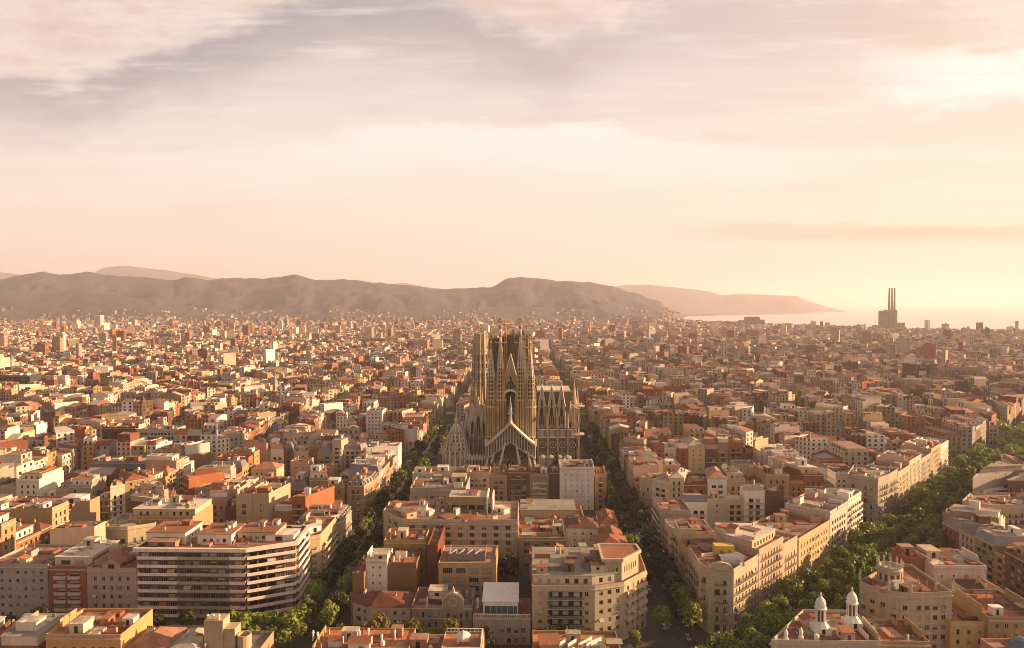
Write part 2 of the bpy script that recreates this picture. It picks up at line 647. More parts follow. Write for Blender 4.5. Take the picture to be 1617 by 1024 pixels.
def inset(poly, d):
    """inset of a convex counter-clockwise polygon, None when it collapses; d: number or one per edge"""
    n = len(poly)
    ds = d if isinstance(d, (list, tuple)) else [d] * n
    L = []
    for i in range(n):
        (ax, ay), (bx, by) = poly[i], poly[(i + 1) % n]
        l = math.hypot(bx - ax, by - ay)
        if l < 1e-6:
            return None
        nx, ny = -(by - ay) / l, (bx - ax) / l
        L.append((ax + nx * ds[i], ay + ny * ds[i], (bx - ax) / l, (by - ay) / l))
    out = []
    for i in range(n):
        x1, y1, u1, v1 = L[i - 1]
        x2, y2, u2, v2 = L[i]
        den = u1 * v2 - v1 * u2
        if abs(den) < 1e-4:
            out.append((x2, y2))
            continue
        t_ = ((x2 - x1) * v2 - (y2 - y1) * u2) / den
        out.append((x1 + u1 * t_, y1 + v1 * t_))
    for i in range(n):
        a, b_ = out[i], out[(i + 1) % n]
        if (b_[0] - a[0]) * L[i][2] + (b_[1] - a[1]) * L[i][3] < 0.05:
            return None
    return out


def area(poly):
    return .5 * sum(poly[i][0] * poly[(i + 1) % len(poly)][1] - poly[(i + 1) % len(poly)][0] * poly[i][1] for i in range(len(poly)))


def centroid(poly):
    return (sum(p[0] for p in poly) / len(poly), sum(p[1] for p in poly) / len(poly))


def clip(poly, a, b_, c):
    """keep a*x + b*y <= c"""
    out = []
    n = len(poly)
    for i in range(n):
        p, q = poly[i], poly[(i + 1) % n]
        fp, fq = a * p[0] + b_ * p[1] - c, a * q[0] + b_ * q[1] - c
        if fp <= 0:
            out.append(p)
        if fp * fq < 0:
            t_ = fp / (fp - fq)
            out.append((p[0] + (q[0] - p[0]) * t_, p[1] + (q[1] - p[1]) * t_))
    res = []
    for p in out:
        if not res or math.hypot(p[0] - res[-1][0], p[1] - res[-1][1]) > .6:
            res.append(p)
    if len(res) > 1 and math.hypot(res[0][0] - res[-1][0], res[0][1] - res[-1][1]) <= .6:
        res.pop()
    return res


def overlap(A, B, pad=0.0):
    for P, Q in ((A, B), (B, A)):
        for i in range(len(P)):
            (ax, ay), (bx, by) = P[i], P[(i + 1) % len(P)]
            l = math.hypot(bx - ax, by - ay) or 1
            nx, ny = (by - ay) / l, -(bx - ax) / l
            if min((x - ax) * nx + (y - ay) * ny for x, y in Q) > -pad:
                return False
    return True


def lerp2(a, b_, t_):
    return (a[0] + (b_[0] - a[0]) * t_, a[1] + (b_[1] - a[1]) * t_)


def ccw(poly):
    return poly if area(poly) > 0 else list(reversed(poly))


WIN_MESH = {}


def window_mesh(w_, h_, kind):
    key = (round(w_, 2), round(h_, 2), kind)
    if key in WIN_MESH:
        return WIN_MESH[key]
    m_ = MB()
    x, z = w_ / 2, h_ / 2
    f = .09
    m_.poly([(-x, .0, -z), (x, .0, -z), (x, .0, z), (-x, .0, z)], 'glazing')
    fm = 'frame_pale' if kind != 'shutter' else 'shutter'
    for a, b_, c, d in ((-x, -x + f, -z, z), (x - f, x, -z, z), (-x + f, x - f, z - f, z), (-x + f, x - f, -z, -z + f)):
        m_.box(a, b_, -.05, -.004, c, d, fm)
    if kind == 'shutter':
        m_.box(-x - .42, -x - .01, -.28, -.235, -z, z, 'shutter')
        m_.box(x + .01, x + .42, -.28, -.235, -z, z, 'shutter')
    nm = max(1, int(round(w_ / .75)))
    for k in range(1, nm):
        xx = -x + w_ * k / nm
        m_.box(xx - .035, xx + .035, -.05, -.004, -z + f, z - f, fm)
    if kind.startswith('blind'):
        m_.box(-x + f, x - f, -.035, -.006, z - f - h_ * {'blind': .45, 'blind_low': .82, 'blind_high': .22}[kind], z - f, 'blind')
    if kind == 'hood':
        m_.box(-x - .2, x + .2, -.5, -.21, z + .05, z + .3, 'trim', bottom=True)
        m_.box(-x - .15, x + .15, -.4, -.21, -z - .22, -z - .02, 'trim', bottom=True)
    me = m_.mesh('window')
    WIN_MESH[key] = me
    return me


BAL_MESH = {}


def balcony_mesh(L, kind, dep=.9):
    L = round(L * 2) / 2
    key = (L, kind, dep)
    if key in BAL_MESH:
        return BAL_MESH[key]
    m_ = MB()
    x = L / 2
    if kind == 'iron':
        m_.box(-x, x, -dep, -.002, -.16, 0, 'trim', bottom=True)
        m_.box(-x, x, -dep + .02, -dep + .07, .98, 1.04, 'iron')
        m_.box(-x, -x + .05, -dep + .07, -.002, .98, 1.04, 'iron')
        m_.box(x - .05, x, -dep + .07, -.002, .98, 1.04, 'iron')
        n = max(4, int(L / .28))
        for k in range(n + 1):
            xx = -x + .03 + (L - .06) * k / n
            m_.box(xx - .022, xx + .022, -dep + .025, -dep + .065, 0, .98, 'iron')
        for s_x in (-x + .025, x - .025):
            for yy in (-dep * .66, -dep * .33):
                m_.box(s_x - .02, s_x + .02, yy - .02, yy + .02, 0, .98, 'iron')
    elif kind == 'solid':
        m_.box(-x, x, -dep, -.002, -.2, 0, 'plaster', bottom=True)
        m_.box(-x, x, -dep, -dep + .14, 0, 1.0, 'plaster')
        m_.box(-x, -x + .14, -dep + .14, -.002, 0, 1.0, 'plaster')
        m_.box(x - .14, x, -dep + .14, -.002, 0, 1.0, 'plaster')
    elif kind == 'glass':
        m_.box(-x, x, -dep, -.002, -.2, 0, 'trim', bottom=True)
        m_.box(-x, x, -dep, -dep + .06, .1, 1.0, 'zinc', bottom=True)
    me = m_.mesh('balcony')
    BAL_MESH[key] = me
    return me


SMALL = {}


def small_mesh(kind):
    """chimneys, stair heads and the other things that stand on roofs (unit meshes, base at z=0)"""
    if kind in SMALL:
        return SMALL[kind]
    m_ = MB()
    if kind == 'chimney':
        m_.box(-.35, .35, -.3, .3, 0, 1.6, 'plaster')
        m_.box(-.45, .45, -.4, .4, 1.6, 1.75, 'clay', bottom=True)
        m_.box(-.2, .2, -.18, .18, 1.75, 2.15, 'clay')
    elif kind == 'chimney_pot':
        m_.lathe(0, 0, [(0, .32), (1.9, .26), (1.92, .42), (2.15, .42), (2.2, .3), (2.45, .34), (2.6, .1)], 8, 'plaster')
    elif kind == 'stack':
        m_.box(-1.3, 1.3, -.35, .35, 0, 1.5, 'plaster')
        for x in (-.9, -.3, .3, .9):
            m_.box(x - .18, x + .18, -.18, .18, 1.5, 2.0, 'clay')
    elif kind == 'stair_head':
        m_.box(-1.6, 1.6, -2.2, 2.2, 0, 2.5, 'plaster')
        m_.box(-1.8, 1.8, -2.4, 2.4, 2.5, 2.68, 'clay', bottom=True)
        m_.box(-.45, .45, -2.23, -2.202, .02, 2.0, 'shutter')
        m_.box(-1.63, -1.602, -.5, .5, 1.0, 1.8, 'glass_dark')
        m_.box(1.602, 1.63, -.5, .5, 1.0, 1.8, 'glass_dark')
    elif kind == 'stair_gable':
        for y0, y1 in ((-2.2, 2.2),):
            m_.poly([(-1.6, y0, 0), (1.6, y0, 0), (1.6, y0, 2.2), (0, y0, 3.1), (-1.6, y0, 2.2)], 'plaster')
            m_.poly([(1.6, y1, 0), (-1.6, y1, 0), (-1.6, y1, 2.2), (0, y1, 3.1), (1.6, y1, 2.2)], 'plaster')
            m_.poly([(1.6, y0, 0), (1.6, y1, 0), (1.6, y1, 2.2), (1.6, y0, 2.2)], 'plaster')
            m_.poly([(-1.6, y1, 0), (-1.6, y0, 0), (-1.6, y0, 2.2), (-1.6, y1, 2.2)], 'plaster')
        m_.poly([(1.85, -2.4, 2.08), (1.85, 2.4, 2.08), (0, 2.4, 3.15), (0, -2.4, 3.15)], 'clay')
        m_.poly([(-1.85, 2.4, 2.08), (-1.85, -2.4, 2.08), (0, -2.4, 3.15), (0, 2.4, 3.15)], 'clay')
        m_.box(-.45, .45, -2.23, -2.202, .02, 1.95, 'shutter')
    elif kind == 'lean_to':
        m_.poly([(-2, -1.6, 0), (2, -1.6, 0), (2, -1.6, 1.9), (-2, -1.6, 1.9)], 'plaster')
        m_.poly([(2, -1.6, 0), (2, 1.6, 0), (2, 1.6, 2.9), (2, -1.6, 1.9)], 'plaster')
        m_.poly([(-2, 1.6, 0), (-2, -1.6, 0), (-2, -1.6, 1.9), (-2, 1.6, 2.9)], 'plaster')
        m_.poly([(2, 1.6, 0), (-2, 1.6, 0), (-2, 1.6, 2.9), (2, 1.6, 2.9)], 'plaster')
        m_.poly([(-2.2, -1.85, 1.86), (2.2, -1.85, 1.86), (2.2, 1.75, 3.0), (-2.2, 1.75, 3.0)], 'clay')
    elif kind == 'air_unit':
        m_.box(-.5, .5, -.25, .25, .12, .95, 'metal_grey', bottom=True)
        m_.box(-.3, .3, -.262, -.252, .25, .85, 'iron')
    elif kind == 'tank':
        m_.lathe(0, 0, [(.3, .7), (1.6, .7), (1.8, .45), (1.85, .05)], 10, 'white')
        for a in (-.4, .4):
            m_.box(a - .06, a + .06, -.06, .06, 0, .3, 'iron')
    elif kind == 'antenna':
        m_.box(-.05, .05, -.05, .05, 0, 3.4, 'metal_grey')
        for z, l in ((3.3, .5), (3.0, .7), (2.7, .8)):
            m_.box(-l, l, -.025, .025, z, z + .05, 'metal_grey')
    elif kind == 'pergola':
        for x in (-1.8, 1.8):
            for y in (-1.2, 1.2):
                m_.box(x - .06, x + .06, y - .06, y + .06, 0, 2.3, 'shutter')
        m_.box(-2.1, 2.1, -1.5, 1.5, 2.3, 2.38, 'blind', bottom=True)
    elif kind == 'divider':
        m_.box(-3.0, 3.0, -.12, .12, 0, 1.6, 'plaster')
    elif kind == 'terrace_room':
        m_.box(-1, 1, -1, 1, 0, 1, 'plaster')
        m_.box(-1.06, 1.06, -1.06, 1.06, 1.0, 1.05, 'roof_paver', bottom=True)
        m_.box(-.3, .2, -1.02, -1.002, .1, .8, 'glass_dark')
    elif kind == 'awning':
        m_.poly([(-.5, -.27, .12), (-.5, -1.25, -.75), (.5, -1.25, -.75), (.5, -.27, .12)], 'plaster')
        m_.poly([(-.5, -1.25, -.75), (-.5, -1.25, -.95), (.5, -1.25, -.95), (.5, -1.25, -.75)], 'plaster')
    elif kind == 'wall_unit':
        m_.box(-.45, .45, -.62, -.26, 0, .6, 'metal_grey', bottom=True)
    elif kind == 'terrace_step':
        m_.box(-1, 1, -1, 1, 0, 1, 'roof_paver')
    elif kind == 'planter':
        m_.box(-.8, .8, -.25, .25, 0, .45, 'clay')
        rr = random.Random(5)
        for _ in range(60):
            a, h2 = rr.uniform(-.8, .8), rr.uniform(.4, 1.4)
            y = rr.uniform(-.3, .3)
            d = rr.uniform(.1, .22)
            m_.poly([(a - d, y, h2), (a + d, y + rr.uniform(-.2, .2), h2), (a + d, y, h2 + d), (a - d, y, h2 + d * 1.5)], 'leaf')
    me = m_.mesh(kind)
    SMALL[kind] = me
    return me


CAM = Vector((0, 0, CAMZ))


def facing(a, b_, margin=.02):
    mx, my = (a[0] + b_[0]) / 2, (a[1] + b_[1]) / 2
    l = math.hypot(b_[0] - a[0], b_[1] - a[1]) or 1
    nx, ny = (b_[1] - a[1]) / l, -(b_[0] - a[0]) / l
    dl = math.hypot(mx, my) or 1
    return (-mx * nx - my * ny) / dl > -margin


def facade(m_, a, b_, z0, z1, st, wins, off, plain=False, inmesh=False):
    """one wall with real openings. wins collects (x, y, z, rz, w, h) of each opening"""
    L = math.hypot(b_[0] - a[0], b_[1] - a[1])
    if L < .05:
        return
    d = ((b_[0] - a[0]) / L, (b_[1] - a[1]) / L)
    inn = (-d[1], d[0])
    rz = math.atan2(d[1], d[0])

    def P(u, z, dep=0.0):
        return (a[0] + d[0] * u + inn[0] * dep, a[1] + d[1] * u + inn[1] * dep, z)
    wmat = st.get('wmat', 'plaster')
    fh, bay, ww, wh, gf = st['fh'], st['bay'], st['ww'], st['wh'], st['gf']
    nb = int((L - st.get('edge', .6) * 2) / bay)
    nf = int((z1 - z0 - gf - .3) / fh)
    if plain or nb < 1 or nf < 1 or L < ww + .8:
        m_.poly([P(0, z0), P(L, z0), P(L, z1), P(0, z1)], wmat)
        return
    ex = (L - nb * bay) / 2
    us = [0.0]
    for k in range(nb):
        c = ex + bay * (k + .5)
        us += [c - ww / 2, c + ww / 2]
    us.append(L)
    vs = [z0]
    rows = []
    if gf > 2.6:
        vs += [z0 + .25, z0 + gf - .9]
        rows.append((z0 + .25, z0 + gf - .9))
    for k in range(nf):
        zb = z0 + gf + fh * k + st['sill']
        vs += [zb, zb + wh]
        rows.append((zb, zb + wh))
    vs.append(z1)
    dep = st.get('dep', .24)
    skip = st.get('skip', 0)
    for i in range(len(us) - 1):
        if i % 2 == 0:
            m_.poly([P(us[i], z0), P(us[i + 1], z0), P(us[i + 1], z1), P(us[i], z1)], wmat)
            continue
        for j in range(len(vs) - 1):
            u0, u1, v0, v1 = us[i], us[i + 1], vs[j], vs[j + 1]
            if j % 2 == 0:
                m_.poly([P(u0, v0), P(u1, v0), P(u1, v1), P(u0, v1)], wmat)
                continue
            for q in ((P(u0, v0), P(u1, v0), P(u1, v0, dep), P(u0, v0, dep)), (P(u1, v0), P(u1, v1), P(u1, v1, dep), P(u1, v0, dep)),
                      (P(u1, v1), P(u0, v1), P(u0, v1, dep), P(u1, v1, dep)), (P(u0, v1), P(u0, v0), P(u0, v0, dep), P(u0, v1, dep))):
                m_.poly(q, wmat)
            c = P((u0 + u1) / 2, (v0 + v1) / 2, dep)
            if inmesh:
                gm = random.choice(('glass_dark', 'glass_dark', 'glass_dark', 'glass_warm', 'blind', 'shutter'))
                m_.poly([P(u0, v0, dep), P(u1, v0, dep), P(u1, v1, dep), P(u0, v1, dep)], gm)
            else:
                wins.append((c[0] - off[0], c[1] - off[1], c[2], rz, ww, v1 - v0, j // 2 if gf > 2.6 else j // 2 + 1))
    if st.get('string', 0):
        for k in range(0, nf, st['string']):
            z = z0 + gf + fh * k - .12
            m_.poly([P(0, z, -.12), P(L, z, -.12), P(L, z + .22, -.12), P(0, z + .22, -.12)], 'trim')
            m_.poly([P(0, z + .22, -.12), P(L, z + .22, -.12), P(L, z + .22, 0), P(0, z + .22, 0)], 'trim')
            m_.poly([P(0, z, 0), P(L, z, 0), P(L, z, -.12), P(0, z, -.12)], 'trim')
            for u in (0, L):
                e = [P(u, z, 0), P(u, z, -.12), P(u, z + .22, -.12), P(u, z + .22, 0)]
                m_.poly(e if u == 0 else list(reversed(e)), 'trim')


def balconies_on(root, a, b_, z0, z1, st, off, color):
    """one balcony object per floor (or per window) on a wall"""
    kind = st['bal']
    L = math.hypot(b_[0] - a[0], b_[1] - a[1])
    d = ((b_[0] - a[0]) / L, (b_[1] - a[1]) / L)
    rz = math.atan2(d[1], d[0])
    fh, bay, gf = st['fh'], st['bay'], st['gf']
    nb = int((L - st.get('edge', .6) * 2) / bay)
    nf = int((z1 - z0 - gf - .3) / fh)
    if nb < 1:
        return 0
    ex = (L - nb * bay) / 2
    n = 0
    dep = st.get('baldep', .8)
    for k in range(nf):
        z = z0 + gf + fh * k + max(0.0, st['sill'] - .12)
        if kind in ('each', 'each_solid'):
            if st.get('balskip') and k % st['balskip'] == st['balskip'] - 1:
                continue
            me = balcony_mesh(st['ww'] + .8, 'iron' if kind == 'each' else 'solid', dep)
            for q in range(nb):
                c = ex + bay * (q + .5)
                put(me, 'balcony', root, (a[0] + d[0] * c - off[0], a[1] + d[1] * c - off[1], z), rz, color)
                n += 1
                if n > 92:
                    return n
        else:
            kk = {'band': 'iron', 'solid': 'solid', 'glass': 'glass'}[kind]
            LL = L if st.get('balfull') else (nb * bay - .3 if L - nb * bay > .6 else L - .7)
            LL = math.floor(LL * 2) / 2
            me = balcony_mesh(LL, kk, dep)
            put(me, 'balcony', root, (a[0] + d[0] * L / 2 - off[0], a[1] + d[1] * L / 2 - off[1], z), rz, color)
            n += 1
    return n


def cornice(m_, poly, z, out=.35, hgt=.35, mat='trim', edges=None):
    n = len(poly)
    big = inset(poly, [-out if (edges is None or i in edges) else 0.0 for i in range(n)])
    if not big:
        return
    for i in range(n):
        if edges is not None and i not in edges:
            continue
        a, b_, A, B = poly[i], poly[(i + 1) % n], big[i], big[(i + 1) % n]
        m_.poly([(A[0], A[1], z), (B[0], B[1], z), (B[0], B[1], z + hgt), (A[0], A[1], z + hgt)], mat)
        m_.poly([(A[0], A[1], z + hgt), (B[0], B[1], z + hgt), (b_[0], b_[1], z + hgt), (a[0], a[1], z + hgt)], mat)
        m_.poly([(a[0], a[1], z), (b_[0], b_[1], z), (B[0], B[1], z), (A[0], A[1], z)], mat)
        m_.poly([(a[0], a[1], z), (A[0], A[1], z), (A[0], A[1], z + hgt), (a[0], a[1], z + hgt)], mat)
        m_.poly([(B[0], B[1], z), (b_[0], b_[1], z), (b_[0], b_[1], z + hgt), (B[0], B[1], z + hgt)], mat)


def parapet(m_, poly, z, h_, th=.25, mat='plaster', floor='roof_paver', cap='trim', fm=None):
    fm = fm or m_
    """parapet ring plus roof floor"""
    inn = inset(poly, th)
    if not inn:
        fm.poly([(p[0], p[1], z + h_) for p in poly], floor)
        return None
    n = len(poly)
    for i in range(n):
        a, b_, A, B = poly[i], poly[(i + 1) % n], inn[i], inn[(i + 1) % n]
        m_.poly([(a[0], a[1], z), (b_[0], b_[1], z), (b_[0], b_[1], z + h_), (a[0], a[1], z + h_)], mat)
        m_.poly([(a[0], a[1], z + h_), (b_[0], b_[1], z + h_), (B[0], B[1], z + h_), (A[0], A[1], z + h_)], cap)
        m_.poly([(B[0], B[1], z), (A[0], A[1], z), (A[0], A[1], z + h_), (B[0], B[1], z + h_)], mat)
    fm.poly([(p[0], p[1], z) for p in inn], floor)
    return inn


def hip(m_, poly, z, h_, over=.5, mat='roof_tile', k=.42):
    """pitched roof over a convex footprint: eaves, slopes and a ridge"""
    e = inset(poly, -over) or poly
    n = len(poly)
    if n == 4:
        l0 = math.hypot(e[1][0] - e[0][0], e[1][1] - e[0][1])
        l1 = math.hypot(e[2][0] - e[1][0], e[2][1] - e[1][1])
        if l0 < l1:
            e = e[1:] + e[:1]
        r0 = lerp2(lerp2(e[0], e[3], .5), lerp2(e[1], e[2], .5), k * min(l0, l1) / max(l0, l1))
        r1 = lerp2(lerp2(e[1], e[2], .5), lerp2(e[0], e[3], .5), k * min(l0, l1) / max(l0, l1))
        Z = lambda p, zz: (p[0], p[1], zz)
        m_.poly([Z(e[0], z), Z(e[1], z), Z(r1, z + h_), Z(r0, z + h_)], mat)
        m_.poly([Z(e[1], z), Z(e[2], z), Z(r1, z + h_)], mat)
        m_.poly([Z(e[2], z), Z(e[3], z), Z(r0, z + h_), Z(r1, z + h_)], mat)
        m_.poly([Z(e[3], z), Z(e[0], z), Z(r0, z + h_)], mat)
    else:
        c = centroid(e)
        for i in range(n):
            a, b_ = e[i], e[(i + 1) % n]
            m_.poly([(a[0], a[1], z), (b_[0], b_[1], z), (c[0], c[1], z + h_)], mat)
    m_.poly([(p[0], p[1], z) for p in reversed(e)], 'trim')


STYLES = {
    'plain': dict(fh=3.2, bay=3.1, ww=1.25, wh=1.5, gf=3.8, sill=.95, bal=None, wk='std'),
    'french': dict(fh=3.5, bay=2.9, ww=1.15, wh=2.3, gf=4.4, sill=.15, bal='each', wk='std', string=1),
    'french_band': dict(fh=3.4, bay=3.0, ww=1.2, wh=2.2, gf=4.2, sill=.15, bal='band', wk='std'),
    'hood': dict(fh=3.5, bay=3.2, ww=1.2, wh=1.9, gf=4.4, sill=.7, bal=None, wk='hood', string=2),
    'modern': dict(fh=3.1, bay=3.6, ww=2.5, wh=1.7, gf=3.6, sill=.8, bal='solid', wk='blind', baldep=1.1),
    'rear': dict(fh=3.2, bay=3.4, ww=2.2, wh=2.0, gf=3.4, sill=.15, bal='band', wk='std', baldep=1.2),
    'office': dict(fh=3.3, bay=2.6, ww=1.9, wh=1.8, gf=3.8, sill=.8, bal=None, wk='std'),
    'shutter': dict(fh=3.3, bay=3.3, ww=1.1, wh=1.9, gf=4.0, sill=.5, bal=None, wk='shutter'),
    'slit': dict(fh=3.2, bay=4.6, ww=.8, wh=1.1, gf=3.4, sill=1.1, bal=None, wk='std'),
}


def roof_clutter(root_roof, poly, z, rnd, wallc, roofc, off, n=None, dense=1.0, pal=None):
    """stair heads, chimneys and the like: each a sub-part of the roof"""
    inn = inset(poly, 1.2)
    if not inn:
        return []
    c = centroid(inn)
    A = abs(area(inn))
    if n is not None and n > 0:
        n = int(max(n * 2.4, min(34, A / 24.0)) * dense) if n > 1 else n
    if n is None:
        n = int(max(5, min(26, A / 9.0)) * dense)
    kinds = ['stair_head', 'stair_gable', 'lean_to', 'chimney', 'chimney', 'stack', 'air_unit', 'air_unit', 'tank', 'antenna', 'antenna', 'divider', 'divider', 'divider', 'pergola', 'planter', 'chimney_pot']
    placed = []
    got = []
    e0 = math.atan2(poly[1][1] - poly[0][1], poly[1][0] - poly[0][0])
    for k in range(n):
        if k < n * .38 and A > 50:
            kd = rnd.choice(('terrace_room', 'terrace_step', 'terrace_step'))
            big_ = max(3.6, min(8.0, .17 * math.sqrt(A)))
            sx, sy = rnd.uniform(1.1, big_), rnd.uniform(1.1, big_)
            i = rnd.randrange(len(inn))
            p = lerp2(lerp2(inn[i], inn[(i + 1) % len(inn)], rnd.random()), c, rnd.uniform(.1, .9))
            r_ = max(sx, sy)
            din = min(((b2[0] - a2[0]) * (p[1] - a2[1]) - (b2[1] - a2[1]) * (p[0] - a2[0])) / (math.hypot(b2[0] - a2[0], b2[1] - a2[1]) or 1) for a2, b2 in zip(inn, inn[1:] + inn[:1]))
            if din > r_ - 1.4 and all(math.hypot(p[0] - q[0], p[1] - q[1]) > (r_ + q[2]) * .9 for q in placed):
                placed.append((p[0], p[1], r_))
                colr = vary(rnd.choice([PAINT['white'], PAINT['white'], PAINT['pale'], PAINT['cream'], PAINT['rust'], PAINT['brown'], ROOF['rose clay']]), rnd) if kd == 'terrace_room' else vary(rnd.choice(list(ROOF.values())), rnd, .25)
                put(small_mesh(kd), kd, root_roof, (p[0] - off[0], p[1] - off[1], z), e0, colr, (sx, sy, rnd.uniform(2.3, 3.4) if kd == 'terrace_room' else rnd.uniform(.3, 1.3)))
            continue
        kd = rnd.choice(('stair_head', 'stair_gable', 'lean_to', 'stair_head')) if k == 0 else rnd.choice(kinds)
        r_ = {'stair_head': 2.9, 'stair_gable': 2.9, 'lean_to': 2.7, 'divider': 3.1, 'pergola': 2.5}.get(kd, 1.3)
        for _ in range(14):
            i = rnd.randrange(len(inn))
            a, b_ = inn[i], inn[(i + 1) % len(inn)]
            p = lerp2(lerp2(a, b_, rnd.random()), c, rnd.uniform(.0, 1.0))
            din = min(((b2[0] - a2[0]) * (p[1] - a2[1]) - (b2[1] - a2[1]) * (p[0] - a2[0])) / (math.hypot(b2[0] - a2[0], b2[1] - a2[1]) or 1) for a2, b2 in zip(inn, inn[1:] + inn[:1]))
            if din < r_ - 1.3:
                continue
            if all(math.hypot(p[0] - q[0], p[1] - q[1]) > r_ + q[2] for q in placed):
                placed.append((p[0], p[1], r_))
                sc = rnd.uniform(.85, 1.2)
                colr = vary(rnd.choice([PAINT['white'], PAINT['white'], PAINT['pale'], PAINT['pale'], PAINT['cream'], wallc, PAINT['pink'], PAINT['rust']]), rnd)
                o = put(small_mesh(kd), kd if kd != 'divider' else 'terrace_wall', root_roof, (p[0] - off[0], p[1] - off[1], z), e0 + rnd.choice((0, math.pi / 2, math.pi, -math.pi / 2)), colr, (sc, sc, sc))
                got.append(kd)
                break
    return got


def apartment(label, poly, h_, wall='cream', roof='terracotta', style='plain', roofkind='terrace', seed=0, edges=None, cat='building', name='apartment_building', group=None,
              tier=1, clutter=None, st=None, par=1.0, attic=None, rear=None, dense=1.0, wcol=None, rcol=None, court=(), ground=0.0, corn=True, keep=None):
    """a town house of one convex footprint. edges: walls that have windows (None = all that face the street)"""
    rnd = random.Random(seed * 7919 + int(abs(poly[0][0]) * 13 + abs(poly[0][1]) * 7))
    poly = ccw(poly)
    n = len(poly)
    cx, cy = centroid(poly)
    off = (cx, cy, 0)
    wc = wcol or vary(PAINT[wall], rnd)
    rc = rcol or vary(ROOF[roof], rnd)
    s_ = dict(STYLES[style])
    if st:
        s_.update(st)
    rs = dict(STYLES[rear or 'rear'])
    root = empty(name, (cx, cy, 0), label, cat, group)
    m_ = MB()
    wins = []
    ztop = h_
    info = dict(root=root, off=off, poly=poly, h=h_, wc=wc, rc=rc, rnd=rnd)
    for i in range(n):
        a, b_ = poly[i], poly[(i + 1) % n]
        vis = facing(a, b_)
        want = (edges is None or i in edges or i in court)
        ss = rs if i in court else s_
        sub = []
        facade(m_, a, b_, ground, ztop, ss, sub, off, plain=not (vis and want), inmesh=(tier > 1))
        if vis and want and tier == 1:
            if len(wins) + len(sub) > 98:
                sub = sub[-max(0, 98 - len(wins)):]
            for q in sub:
                wins.append(q + (ss['wk'],))
            if ss['bal']:
                balconies_on(root, a, b_, ground, ztop, ss, off, ss.get('balcols', {}).get(i) or ss.get('balcol') or wc)
        elif vis and want and ss['bal'] and tier == 2:
            L = math.hypot(b_[0] - a[0], b_[1] - a[1])
            if L > 4:
                d = ((b_[0] - a[0]) / L, (b_[1] - a[1]) / L)
                o_ = (d[1], -d[0])
                nf = int((ztop - ss['gf'] - .3) / ss['fh'])
                for k in range(nf):
                    z = ss['gf'] + ss['fh'] * k
                    p, q = lerp2(a, b_, .06), lerp2(a, b_, .94)
                    dp = .9
                    quad = [p, (p[0] + o_[0] * dp, p[1] + o_[1] * dp), (q[0] + o_[0] * dp, q[1] + o_[1] * dp), q]
                    m_.prism(quad, z - .15, z + (.95 if ss['bal'] in ('solid', 'each_solid') else .1), 'plaster' if ss['bal'] in ('solid', 'each_solid') else 'trim', bottom=True)
    if corn:
        cornice(m_, poly, h_ - .42, .35, .34, 'trim', [i for i in range(n) if (edges is None or i in edges)])
    # roof
    r_ = MB()
    if roofkind in ('terrace', 'attic'):
        parapet(m_, poly, h_, par, .25, 'plaster', 'roof_paver', 'plaster', r_)
    elif roofkind == 'pitched':
        hip(r_, poly, h_ + .02, min(4.0, .22 * math.sqrt(abs(area(poly)))), .45)
    elif roofkind == 'mansard':
        inn = inset(poly, 1.6)
        if inn:
            for i in range(n):
                a, b_, A, B = poly[i], poly[(i + 1) % n], inn[i], inn[(i + 1) % n]
                r_.poly([(a[0], a[1], h_ + .02), (b_[0], b_[1], h_ + .02), (B[0], B[1], h_ + 3.4), (A[0], A[1], h_ + 3.4)], 'zinc')
            r_.poly([(p[0], p[1], h_ + 3.4) for p in inn], 'roof_paver')
    elif roofkind == 'flat':
        parapet(m_, poly, h_, .35, .3, 'plaster', 'roof_paver', 'trim', r_)
    roof_o = r_.build('roof', root, off, rc)
    if roofkind in ('terrace', 'flat', 'attic') and edges is not None and n == 4 and name == 'apartment_building':
        for e_ in (1, 3):
            if e_ not in edges and rnd.random() < .55:
                a, b_ = poly[e_], poly[(e_ + 1) % 4]
                L = math.hypot(b_[0] - a[0], b_[1] - a[1]) or 1
                ix, iy = -(b_[1] - a[1]) / L * .32, (b_[0] - a[0]) / L * .32
                t0, t1 = rnd.uniform(.05, .3), rnd.uniform(.6, .95)
                p, q_ = lerp2(a, b_, t0), lerp2(a, b_, t1)
                p, q_ = (p[0] + ix, p[1] + iy), (q_[0] + ix, q_[1] + iy)
                m_.prism([p, q_, (q_[0] + ix, q_[1] + iy), (p[0] + ix, p[1] + iy)], h_ + .01, h_ + rnd.uniform(1.6, 3.6), 'plaster')
    wall_o = m_.build('wall', root, off, wc)
    info['roof'] = roof_o
    info['wall'] = wall_o
    ztop = h_
    if roofkind == 'mansard' and tier == 1:
        for i in range(n):
            a, b_ = poly[i], poly[(i + 1) % n]
            if not facing(a, b_) or (edges is not None and i not in edges):
                continue
            L = math.hypot(b_[0] - a[0], b_[1] - a[1])
            d = ((b_[0] - a[0]) / L, (b_[1] - a[1]) / L)
            nb = int(L / 3.0)
            for k in range(nb):
                u = L * (k + .5) / nb
                x, y = a[0] + d[0] * u - d[1] * .1, a[1] + d[1] * u + d[0] * .1
                put(dormer_mesh(), 'dormer', roof_o, (x - cx, y - cy, h_ + .1), math.atan2(d[1], d[0]), PAINT['pale'])
